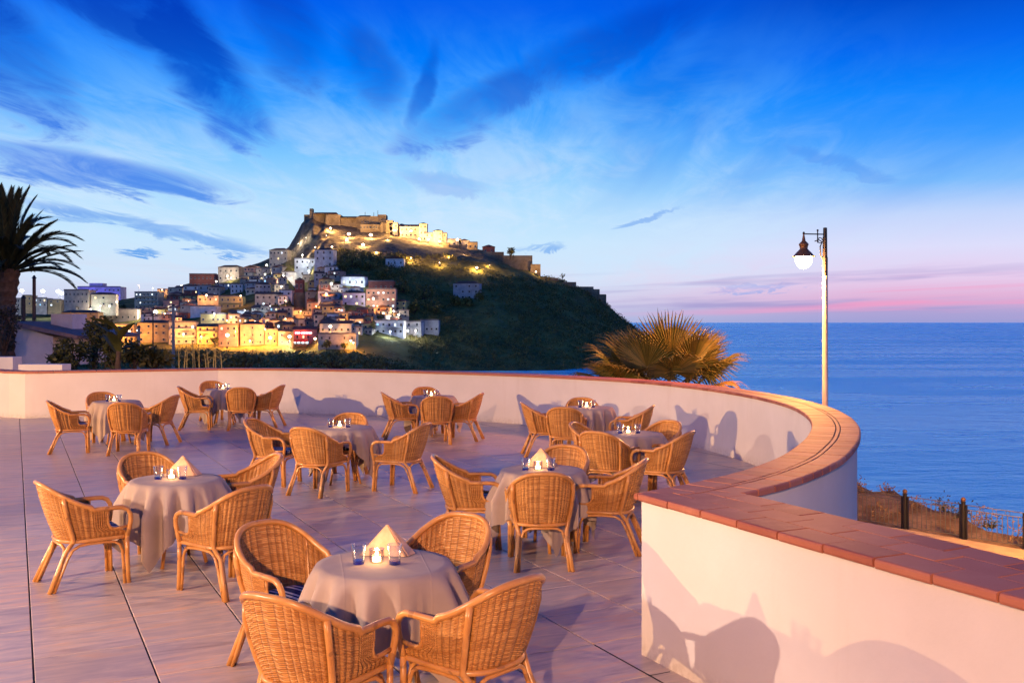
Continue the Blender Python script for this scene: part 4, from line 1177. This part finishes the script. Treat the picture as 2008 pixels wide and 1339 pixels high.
for x, y, c in ((6,577,'violet'), (43,570,'violet'), (84,571,'cold'), (114,571,'cold'), (121,575,'cold'), (130,571,'cold')):
    town_lamp(x, y, c, 2500, 1.5, 780, 'bluish lamp mast on the horizon near the date palm', 8)
# castle floodlights: low boxes at the foot of the walls, each with its own lamp
def castle_flood(x, y, Y, power, colr=(1.0, .60, .22), up=7.0, size=1.0):
    Y = min(Y, hit(x, y + 3).y - 3.0)
    p = px(x, y, Y); t = thing('castle_floodlight', 'warm floodlight glaring at the foot of the castle walls', 'floodlight', tuple(p), 0, 'floodlights below the castle')
    MB().box(-.5, .5, -.4, .4, -1.2, -.45).tube([(0, 0, -6), (0, 0, -1.2)], .12, 6).build('housing', m_dark, t)
    MB().ball((0, 0, 0), size, 10, 6, (1, .8, .8)).build('lamp_glass', m_globe['orange' if colr[1] < .7 else 'white'], t, True)
    point_light('castle_light', t, (0, -.6 - size, .5), colr, power, .6)
for x, y, Y, pw, sz in [(648,448,858,26000,1.5), (684,459,850,26000,2.0), (680,471,838,16000,1.6), (727,461,844,26000,2.0), (712,480,830,14000,1.8), (651,484,820,8000,1.0), (618,485,815,6000,.8), (773,452,838,22000,1.4), (806,453,834,22000,1.4), (822,469,826,12000,1.3),
                        (840,470,826,22000,1.2), (862,474,824,14000,1.0), (897,470,824,14000,1.6), (935,525,798,16000,1.3), (862,515,806,9000,.5), (806,506,814,9000,.7), (738,495,812,5000,.8), (1051,533,798,6000,.9), (880,505,806,7000,.5), (640,462,850,9000,.4), (600,466,858,9000,.3), (585,478,858,12000,.3), (760,470,838,8000,.3), (960,520,800,6000,.3), (910,500,806,5000,.3)]:
    castle_flood(x, y, Y, pw, (1.0, .86, .62) if x in (600, 585) else (1.0, .58, .20), size=sz * .7)
town_lamp(898, 529, 'green', 2500, .7, 780, 'greenish white lamp on a pole above the dark slope', 7); town_lamp(832, 535, 'cold', 1800, .7, 770, 'bluish lamp at the edge of the dark slope', 5)
# ------------------------------------------------------------------ plants
def leaf_mat(name, a, b, rough=.6):
    def f(t):
        n = t.noise(world_coord(t), 2.2, 4, .6); i = t.new('ShaderNodeNewGeometry').outputs['Random Per Island']
        return dict(color=t.mix(t.ss(t.m('ADD', t.m('MULTIPLY', n, .6), t.m('MULTIPLY', i, .4)), .25, .75), a, b), rough=rough, spec=.3)
    return pbr(name, f)
m_scrub = leaf_mat('dark_scrub_leaves', (.10, .088, .026), (.26, .225, .06))
m_frond = leaf_mat('date_palm_leaflets', (.016, .024, .012), (.045, .055, .022), .5)
m_fan = leaf_mat('fan_palm_blades', (.055, .060, .014), (.15, .115, .03), .45)
m_dead = leaf_mat('dry_palm_blades', (.22, .13, .05), (.34, .21, .09), .8)
m_bark = plain('palm_bark', (.10, .065, .045), .95, .35, 9, bump=.8, bscale=22)
m_shrub = leaf_mat('garden_shrub_leaves', (.025, .035, .012), (.085, .090, .026))
m_reed = leaf_mat('dry_reeds', (.30, .24, .07), (.46, .36, .12), .8)
m_ivy = leaf_mat('ivy_leaves', (.022, .030, .022), (.075, .065, .06))

# scrub and woods of the headland: one mass, a leaf clump here and there tells its texture
def scrub():
    rg = random.Random(3); mb = MB(); n = 0
    def clump(P, s, k):
        for _ in range(k):
            d = Vector((rg.gauss(0, 1), rg.gauss(0, 1), abs(rg.gauss(0, .8)))) * s * .42
            mb.leaf(P + d, s * rg.uniform(.25, .55), rg, .7)
    while n < 6500:
        c = rg.uniform(640, 1260); s = rg.random() ** .8
        a = (c - CX) / FPX; Y = interp(DBASE, c) + s * (interp(DRIDGE, c) - interp(DBASE, c)) * 1.0
        z = hill_z(a, Y, True); X = a * Y
        d = fbm(X, Y, 60, 3)
        yp = HY - (z - CH) / Y * FPX
        if c < 800 and yp > 550: continue
        if yp < interp([(640,486),(760,500),(880,500),(985,542),(1060,545),(1260,500)], c): continue
        if d < -.25 and rg.random() < .7: continue
        big = 1.6 if (c < 800 or rg.random() < .12) else 1.0
        clump(Vector((X, Y, z)), rg.uniform(1.0, 2.3) * big, 16); n += 1
    n = 0
    while n < 1500:                               # trees in the gaps of the town and dark band at its foot
        c = rg.uniform(105, 900); Y = rg.uniform(440, 556)
        a = (c - CX) / FPX; z = hill_z(a, Y, True)
        yp = HY - (z - CH) / Y * FPX
        if z < SEA: continue
        clump(Vector((a * Y, Y, z)), rg.uniform(1.5, 3.6), 10); n += 1
    tag(mb.build('hillside_scrub', m_scrub), 'dark green scrub and low trees covering the headland slope', 'scrub', kind='stuff')
scrub()
def tree(x, y, Y, rx, rz, label, mat, seed, name='tree', n=420, trunk=3.0, group=None, leaf=.55, squash=1.0, col=m_bark):
    rg = random.Random(seed); p = px(x, y, Y); r = rx / FPX * Y; h = rz / FPX * Y
    t = thing(name, label, 'tree' if name.endswith('tree') else 'shrub', (p.x, p.y, p.z - h - trunk), 0, group)
    C = Vector((0, 0, h + trunk)); mb = MB(); br = MB()
    br.tube([(0, 0, 0), (.05*r, 0, trunk*.6), (0, .05*r, trunk + h*.5), (.1*r, 0, trunk + h*1.2)], [.09*r, .07*r, .05*r, .02*r], 7)
    lobes = []
    for k in range(11):
        d = Vector((rg.gauss(0, 1), rg.gauss(0, 1), rg.gauss(0, 1))).normalized() * rg.uniform(.35, .8)
        L = Vector((d.x * r, d.y * r, d.z * h)); lobes.append((C + L, rg.uniform(.28, .5)))
        br.tube([(0, 0, trunk), tuple((Vector((0, 0, trunk)) + (C + L)) * .5 + Vector((0, 0, -.1*h))), tuple(C + L)], [.05*r, .03*r, .01*r], 5)
    for c, q in lobes:
        for _ in range(n // 11):
            d = Vector((rg.gauss(0, 1), rg.gauss(0, 1), rg.gauss(0, 1))).normalized() * (rg.random() ** .45) * q
            mb.leaf(c + Vector((d.x * r, d.y * r, d.z * h)), leaf * rg.uniform(.6, 1.2), rg, .6)
    br.build('trunk', col, t, True); mb.build('crown', mat, t)
    return t
# single trees one can tell apart on the hill
tree(1000, 494, 805, 10, 8, 'dark round-headed tree standing on the bastion', m_scrub, 1, n=240, trunk=3, leaf=1.5)
tree(1004, 487, 812, 5, 4, 'small pine above the bastion trees', m_scrub, 2, n=120, trunk=4, leaf=1.0)
tree(1103, 540, 798, 7, 6, 'sparse tree on the bare ridge past the bastion', m_scrub, 3, n=70, trunk=3, leaf=1.0)
for i, (x, y, rx, rz) in enumerate(((505, 662, 13, 9), (730, 640, 9, 11), (640, 674, 8, 8), (676, 678, 7, 6), (420, 668, 9, 8), (745, 622, 9, 7), (215, 596, 12, 9), (240, 600, 9, 7), (150, 600, 16, 8))):
    p = hit(x, y + rz); tree(x, y, p.y - 6, rx, rz, 'small dark street tree among the lowest houses', m_scrub if i < 6 else m_shrub, 40 + i, n=200, trunk=2.0, leaf=1.2, group='street trees of the town')
for i, (x, y, rx, rz) in enumerate(((690, 512, 22, 18), (725, 520, 20, 15), (672, 528, 16, 14), (745, 535, 18, 12), (790, 560, 22, 16), (830, 570, 26, 20), (850, 600, 24, 18), (812, 600, 18, 16), (893, 588, 12, 11), (918, 592, 14, 10), (940, 580, 12, 13))):
    p = hit(x, y + rz * .6); tree(x, y, p.y - 3, rx, rz, 'dark wood tree beside the upper houses', m_scrub, 60 + i, n=420, trunk=2.0, leaf=1.9, group='wood trees on the hill')

# date palm on the left
def date_palm(x, Y, ztop, label):
    p = px(x, 500, Y)
    t = thing('date_palm', label, 'palm tree', (p.x, p.y, near_z(p.x, p.y)))
    H = ztop - near_z(p.x, p.y); rg = random.Random(8)
    mb = MB(); pr = []
    n = 46
    for i in range(n + 1):
        z = H * i / n; r = .27 - .04 * i / n + (.05 if i % 2 else 0) + (.14 * smooth01((i - n + 9) / 9))
        pr.append((r, z))
    mb.lathe(pr, sides=14); mb.build('trunk', m_bark, t)
    var = []
    for v in range(5):
        m = MB(); L = 2.45; droop = (.9, 1.3, 1.7, .5, 1.1)[v]; pts = []
        ang = R(52); q = Vector((0, 0, 0)); N = 26
        for i in range(N + 1):
            pts.append(q.copy()); a = ang - droop * (i / N) ** 1.4
            q = q + Vector((math.cos(a), 0, math.sin(a))) * (L / N)
        m.tube(pts, [.035 * (1 - .8 * i / N) for i in range(N + 1)], 5)
        for i in range(3, N + 1):
            for k in range(2):
                for sd in (-1, 1):
                    f = (i + k * .5) / N
                    if f > 1.02: continue
                    b = pts[min(i, N)]; tg = (pts[min(i, N)] - pts[i - 1]).normalized()
                    ln = .36 * math.sin(math.pi * min(1, .12 + f * .86)) + .14
                    d = (tg * .80 + Vector((0, sd * .45, 0)) + Vector((0, 0, .20 + rg.uniform(-.1, .05)))).normalized()
                    up = tg.cross(d).normalized(); wv = d.cross(up).normalized() * .020
                    b = b - tg * (k * L / N * .5); e = b + d * ln - Vector((0, 0, .10 * ln)); mid = b + d * ln * .5
                    m.add([b - wv*.5, mid - wv, e, mid + wv, b + wv*.5], [(0, 1, 2, 3, 4)])
        var.append(m.mesh('frond', m_frond))
    for i in range(62):
        a = i * 2.39996 + rg.uniform(-.2, .2); tier = i / 62
        tilt = R(-42 + 86 * tier + rg.uniform(-7, 7))                    # young upright fronds last
        o = link('frond', var[(i * 3 + int(tier * 2)) % 5 if tier < .8 else 3], t, (math.cos(a) * .2, math.sin(a) * .2, H - .15 + .35 * tier), (0, -tilt, a), (rg.uniform(.85, 1.1),) * 3)
        o.rotation_mode = 'XYZ'
    return t
date_palm(14, 34, CH + (632 - 528) / FPX * 34, 'tall date palm with feathery drooping fronds beside the white annex')
# ivy-clad shrub at the palm's foot
tree(8, 645, 31, 38, 52, 'dark ivy-clad shrub wrapped round the date palm trunk', m_ivy, 90, 'ivy_shrub', 1500, 3.2, None, .11)
# garden shrubs lit from the road
for i, (x, y, Y, rx, rz) in enumerate(((140, 690, 30, 38, 38), (185, 672, 32, 36, 58), (225, 690, 30, 34, 40), (262, 698, 31, 26, 30), (120, 706, 29, 26, 24), (205, 655, 34, 20, 36), (300, 702, 40, 40, 22), (390, 706, 60, 55, 20), (480, 708, 70, 60, 18), (570, 706, 80, 60, 18), (660, 708, 80, 60, 18), (740, 712, 90, 50, 14))):
    tree(x, y, Y, rx, rz, ['leafy garden shrub behind the far parapet beside the annex', 'dark bushy shrub on the valley slope behind the far parapet'][i > 5], m_shrub if i < 6 else m_scrub, 100 + i, 'garden_shrub', 850 if i < 6 else 700, 2.0, 'garden shrubs behind the parapet' if i < 6 else 'valley shrubs', .13 if i < 6 else .3)
# banana-like plant with big paddle leaves
def paddle_plant():
    p = px(228, 712, 29); t = thing('paddle_leaf_plant', 'plant with big dark paddle leaves among the garden shrubs', 'plant', (p.x, p.y, p.z - 1.2)); rg = random.Random(5)
    MB().tube([(0, 0, 0), (.05, 0, 1.2), (.1, 0, 2.0)], [.10, .08, .05], 8).build('stem', m_bark, t, True)
    for i in range(8):
        a = i * 2.4; tilt = R(rg.uniform(25, 80)); L = rg.uniform(.7, 1.1); vs = []; fs = []; N = 8
        for k in range(N + 1):
            f = k / N; w_ = .16 * math.sin(math.pi * (.08 + .9 * f)); b = tilt - f * 1.0
            xx = L * f * math.cos(b); zz = L * f * math.sin(tilt - f * .5)
            vs += [(xx, -w_, zz + .05), (xx, 0, zz), (xx, w_, zz + .05)]
        for k in range(N):
            fs += [(3*k, 3*k+1, 3*k+4, 3*k+3), (3*k+1, 3*k+2, 3*k+5, 3*k+4)]
        o = MB().add(vs, fs).build('leaf', m_shrub, t, True, (.08, 0, 1.2 + i * .12)); o.rotation_euler = (0, 0, a)
paddle_plant()
# dry reeds behind the far parapet
def reeds():
    rg = random.Random(6)
    me = []
    for v in range(4):
        h = rg.uniform(1.0, 1.6); bend = rg.uniform(-.25, .25); m = MB()
        pts = [(bend * f * f, 0, h * f) for f in (0, .3, .6, .85, 1)]
        m.tube(pts, [.022, .018, .014, .010, .003], 5)
        for k in range(5):
            f = .25 + .15 * k; s = 1 if k % 2 else -1; b = Vector((bend*f*f, 0, h*f)); e = b + Vector((s*.24, .04, .22)); m.add([b, (b+e)*.5 + Vector((0, 0, .06)) , e, (b+e)*.5 + Vector((0, .02, .02))], [(0,1,2,3)])
        me.append(m)
    for i in range(11):
        x = 352 + i * 8.2 + rg.uniform(-3, 3); p = px(x, 722, 27.5 + rg.uniform(-.6, .6))
        o = me[i % 4].build('reed', m_reed, None, False, tuple(p)); o.scale = (.75, .75, rg.uniform(.38, .60))
        me_shared = o.data; o.rotation_euler = (0, 0, rg.uniform(0, 6)); tag(o, 'dry yellow reed rising behind the far parapet', 'reed', 'reeds behind the parapet')
reeds()
# fan palm on the sea side
def fan_palm():
    base = px(1288, 760, 22.3); gz = near_z(base.x, base.y)
    t = thing('fan_palm', 'big fan palm with orange-lit pleated leaves behind the curved parapet', 'palm tree', (base.x, base.y, gz)); rg = random.Random(12)
    top = 0.62 - gz
    MB().lathe([(.34, 0), (.30, top*.4), (.33, top*.75), (.38, top*.95), (.2, top + .12)], sides=12).build('trunk', m_bark, t)
    def leaf(mat, R0, n, droop, pet, seed):
        r2 = random.Random(seed); m = MB()
        m.tube([(0, 0, 0), (0, pet*.5, .02), (0, pet, 0)], [.025, .02, .014], 5)
        c = Vector((0, pet, 0))
        for i in range(n):
            f = i / (n - 1); a = R(-118 + 236 * f); L = R0 * (.82 + .18 * math.cos(a * .7)) * r2.uniform(.92, 1.05)
            d = Vector((math.sin(a), math.cos(a), 0)); s = Vector((d.y, -d.x, 0)); split = .55
            wv = R0 * split * math.tan(R(118) / n) * 1.02
            p1 = c + d * L * split + Vector((0, 0, .018)); dr = droop * r2.uniform(.4, 1.4)
            pm = c + d * L * .8 - Vector((0, 0, dr * .25)); e = c + d * L - Vector((0, 0, dr)) + s * r2.uniform(-.04, .04)
            z0 = Vector((0, 0, -.015))
            m.add([c, p1 - s*wv + z0*1.6, p1, p1 + s*wv + z0*1.6, pm - s*wv*.55, pm + z0*-.8, pm + s*wv*.55, e], [(0,1,2), (0,2,3), (1,4,5,2), (2,5,6,3), (4,7,5), (5,7,6)])
        return m.mesh('leaf', mat)
    V = [leaf(m_fan, .95, 46, .10, .55, 1), leaf(m_fan, 1.05, 50, .06, .65, 2), leaf(m_fan, .85, 42, .28, .50, 3), leaf(m_dead, .80, 36, .55, .45, 4)]
    spec = [ # pan (0 = away from camera, + to the sea), lift, roll, variant, side offset
      (0, 84, 0, 1, .30), (-28, 76, 8, 0, -.35), (30, 78, -6, 0, .75), (-50, 66, 0, 2, -.6), (62, 62, 0, 0, .8), (180, 74, 5, 1, .35), (205, 66, -8, 0, -.2), (150, 62, 5, 0, .7), (-80, 50, 0, 2, -.7), (88, 40, 0, 2, .9),
      (-100, 22, 0, 2, -.75), (100, 18, 0, 3, .85), (170, 40, 0, 2, .25), (220, 35, 0, 2, -.35), (130, 30, 0, 2, .75), (-130, 30, 0, 0, -.5), (-70, -5, 0, 3, -.8), (80, -10, 0, 3, .9), (200, 5, 0, 3, 0), (160, 0, 0, 3, .5), (250, -5, 0, 3, -.6), (20, 45, 0, 0, .3), (-15, 60, 0, 1, -.1)]
    for pan, lift, roll, v, off in spec:
        o = link('leaf', V[v], t, (off * .85, rg.uniform(-.25, .25), top + rg.uniform(-.1, .12)), None, (1.08, 1.08, 1.08))
        o.rotation_mode = 'QUATERNION'
        q = Matrix.Rotation(R(-pan), 4, 'Z') @ Matrix.Rotation(R(lift), 4, 'X') @ Matrix.Rotation(R(roll), 4, 'Y')
        o.rotation_quaternion = q.to_quaternion()
fan_palm()
# scrub plants on the bank beyond the fence
def bank_plants():
    rg = random.Random(9)
    for i in range(26):
        s = rg.uniform(-6, 14); d = rg.uniform(.6, 3.2); c = FO + FD * s + Vector((.752, .659, 0)) * d
        z = near_z(c.x, c.y); r = rg.uniform(.18, .42); mb = MB()
        for _ in range(90):
            q = Vector((rg.gauss(0, .5), rg.gauss(0, .5), abs(rg.gauss(0, .6)))) * r; mb.leaf(q, .10, rg, .45)
        o = mb.build('bank_shrub', m_dead if i % 3 else m_shrub, None, False, (c.x, c.y, z)); tag(o, 'low dry shrub on the bank beyond the iron fence', 'shrub', 'shrubs on the bank')
bank_plants()

# ------------------------------------------------------------------ iron fence along the path
m_iron = plain('black_iron', (.018, .017, .018), .5, .2, metallic=.3)
m_finial = plain('rusty_finial', (.12, .06, .03), .6, .3)
m_rail = plain('weathered_rail', (.11, .10, .07), .6, .2)
fence = thing('iron_fence', 'black iron fence with ball-topped posts and ring panels along the path', 'fence', tuple(FO))
ME_POST = MB().lathe([(.055, -.2), (.055, .98), (.07, .985), (.07, 1.0), (.04, 1.01)], sides=10).mesh('post', m_iron)
ME_FIN = MB().ball((0, 0, 1.06), .065, 10, 6).mesh('finial', m_finial, True)
ME_BAR = MB().box(-.008, .008, -.008, .008, .09, .80).mesh('bar', m_rail)
ME_STILE = MB().box(-.02, .02, -.02, .02, .03, .93).mesh('stile', m_iron)
ME_RING = MB().tube([(.055*math.cos(a*math.pi/8), 0, .865 + .055*math.sin(a*math.pi/8)) for a in range(17)], .006, 5, False).mesh('ring', m_rail)
BAY = 1.6; yaw = math.atan2(FD.y, FD.x)
for i in range(-6, 8):
    c = FD * (i * BAY); q = FO + c; zz = near_z(q.x, q.y) - FO.z
    p = link('post', ME_POST, fence, (c.x, c.y, zz), (0, 0, yaw)); link('finial', ME_FIN, p)
    for s in (.085, BAY - .085):
        e = FD * (i * BAY + s); link('stile', ME_STILE, fence, (e.x, e.y, zz), (0, 0, yaw))
    for k in range(1, 11):
        e = FD * (i * BAY + .085 + (BAY - .17) * k / 11); link('bar', ME_BAR, fence, (e.x, e.y, zz), (0, 0, yaw))
    for k in (3, 5.5, 8):
        e = FD * (i * BAY + .085 + (BAY - .17) * k / 11); link('ring', ME_RING, fence, (e.x, e.y, zz), (0, 0, yaw))
    for z in (.10, .805, .925):
        a = FD * (i * BAY + .08); b = FD * (i * BAY + BAY - .08)
        MB().tube([(a.x, a.y, zz + z), (b.x, b.y, zz + z)], .012, 6).build('rail', m_rail, fence)

# ------------------------------------------------------------------ street lamp beside the curved wall
def big_lamp():
    LY = 20.0; b = px(1618, 700, LY); gz = near_z(b.x, b.y)
    t = thing('street_lamp', 'tall pale lamp post with a bell-shaped lantern on a scrolled arm beside the sea', 'street lamp', (b.x, b.y, gz))
    zt = CH + (HY - 447) / FPX * LY - gz
    m_post = plain('cream_painted_post', (.62, .50, .36), .5, .1)
    MB().lathe([(.11, 0), (.11, .5), (.065, .6), (.052, zt - 1.0), (.047, zt - .95)], sides=14).build('post', m_post, t, True)
    MB().lathe([(.052, zt - .96), (.054, zt - .6), (.046, zt - .58), (.040, zt), (.0, zt + .01)], sides=10).build('post_top', m_iron, t)
    hx = -.43
    arm = MB().tube([(0, 0, zt - .13), (hx - .02, 0, zt - .12)], .013, 6).tube([(-.15, 0, zt - .06), (-.15, 0, zt - .30)], .012, 6)
    arm.tube([(-.02, 0, zt - .66), (-.09, 0, zt - .55), (-.10, 0, zt - .38), (-.06, 0, zt - .28), (-.13, 0, zt - .24), (-.21, 0, zt - .27)], .012, 6)
    arm.tube([(-.10 + .045*math.cos(k*.6), 0, zt - .25 + .055*math.sin(k*.6)) for k in range(11)], .009, 5).ball((-.15, 0, zt - .05), .022, 8, 5).ball((hx, 0, zt - .10), .024, 8, 5)
    arm.tube([(-.04, 0, zt - .62), (-.04, 0, zt - .18)], .010, 5)
    arm.build('arm', m_iron, t)
    z0 = zt - .12
    sh = MB().lathe([(.012, .0), (.03, -.10), (.035, -.14), (.085, -.19), (.10, -.215), (.085, -.24), (.075, -.30), (.10, -.33), (.16, -.39), (.19, -.43), (.235, -.46), (.22, -.458), (.17, -.43), (.06, -.34)], c=(hx, 0, z0), sides=20, cap=False).build('lamp_shade', plain('copper_shade', (.22, .10, .04), .45, .2, metallic=.5), t, True)
    MB().ball((hx, 0, z0 - .52), .165, 14, 9, (1, 1, 1.1)).build('bulb', emitter('lamp_bulb', (1.0, .80, .50), 40.0), t, True)
    point_light('lamp_light', t, (hx, 0, z0 - .78), (1.0, .36, .075), 2200, .12)
big_lamp()
def path_lamp():
    c = FO + FD * 6.6 + Vector((-.752, -.659, 0)) * 2.4; gz = near_z(c.x, c.y)
    t = thing('street_lamp', 'shorter shaded lamp post on the sandy path past the fence posts', 'street lamp', (c.x, c.y, gz))
    MB().lathe([(.08, 0), (.06, .4), (.05, 4.3)], sides=10).build('post', m_iron, t)
    MB().lathe([(.02, 4.55), (.12, 4.48), (.24, 4.36), (.23, 4.35), (.05, 4.45)], sides=16, cap=False).build('lamp_shade', m_iron, t)
    MB().ball((0, 0, 4.36), .06, 10, 6).build('bulb', emitter('path_bulb', (1.0, .7, .4), 20.0), t)
    spot_light('path_light', t, (0, 0, 4.28), (-1.3, 1.6, 2.2), (1.0, .47, .14), 9500, 150, .08, .3)
path_lamp()

# ------------------------------------------------------------------ white annex and garden walls on the left
def annex():
    Y = 34.0
    m_annex = plain('lilac_white_plaster', (.66, .58, .56), .85, .12, 1.5, use_world=True)
    p = px(70, 715, Y); t = thing('annex_building', 'small pale annex with a sloping overhanging roof behind the far parapet', 'building', (p.x, p.y, p.z - 3)); o = Vector(t.location)
    def q(x, y, dy=0): return px(x, y, Y) - o + Vector((0, dy, 0))
    a, b, c, d = q(20, 720), q(104, 720), q(104, 660), q(20, 636)
    MB().add([a, b, c, d] + [v + Vector((0, 5, 0)) for v in (a, b, c, d)], [(0,1,2,3), (7,6,5,4), (1,5,6,2), (0,3,7,4), (3,2,6,7)]).build('wall', m_annex, t)
    e, f, g, h = q(34, 630, -.3), q(160, 658, -.3), q(158, 664, -.3), q(34, 640, -.3)
    MB().add([e, f, g, h] + [v + Vector((0, 5.6, 0)) for v in (e, f, g, h)], [(0,3,2,1), (4,5,6,7), (0,1,5,4), (2,3,7,6), (1,2,6,5), (0,4,7,3)]).build('roof', plain('annex_roof', (.22, .15, .15), .8, .2), t)
    a, b, c, d = q(60, 640, 1.5), q(104, 648, 1.5), q(104, 615, 1.5), q(60, 615, 1.5)
    MB().add([a, b, c, d] + [v + Vector((0, 1.2, 0)) for v in (a, b, c, d)], [(0,1,2,3), (7,6,5,4), (1,5,6,2), (0,3,7,4), (3,2,6,7)]).build('roof_block', m_annex, t)
annex()
def low_wall(x0, x1, yt, Y, label, thick=.5):
    a = px(x0, yt, Y); b = px(x1, yt, Y)
    o = MB().box(0, b.x - a.x, 0, thick, -3.5, 0).build('garden_wall', m_plaster, None, False, tuple(a)); tag(o, label, 'wall')
low_wall(-60, 25, 700, 27.0, 'short white garden wall stub below the date palm')
low_wall(36, 122, 714.5, 25.2, 'low white garden wall behind the far parapet corner')
def mast(x, y0, y1, Y, r, label, mat, lamp=False, group=None):
    a = px(x, y1, Y); b = px(x, y0, Y)
    t = thing('utility_pole', label, 'pole', (a.x, a.y, a.z - 6))
    MB().lathe([(r * 1.3, 0), (r, (b.z - a.z) + 6)], sides=8).build('pole', mat, t)
    MB().lathe([(r * 1.5, (b.z - a.z) + 6.001), (r * .4, (b.z - a.z) + 6.12)], sides=8).build('cap', m_dark, t)
mast(67, 546, 640, 38, .065, 'dark bare pole beside the date palm', m_bark)
mast(46, 585, 650, 40, .08, 'thin pole close to the date palm trunk', m_bark)
mast(340, 600, 722, 70, .10, 'tall pale lamp pole rising in front of the town', m_pole)
mast(272, 642, 722, 60, .09, 'pale pole among the garden shrubs', m_pole)
mast(300, 615, 722, 75, .05, 'thin dark pole in front of the town', m_dark)
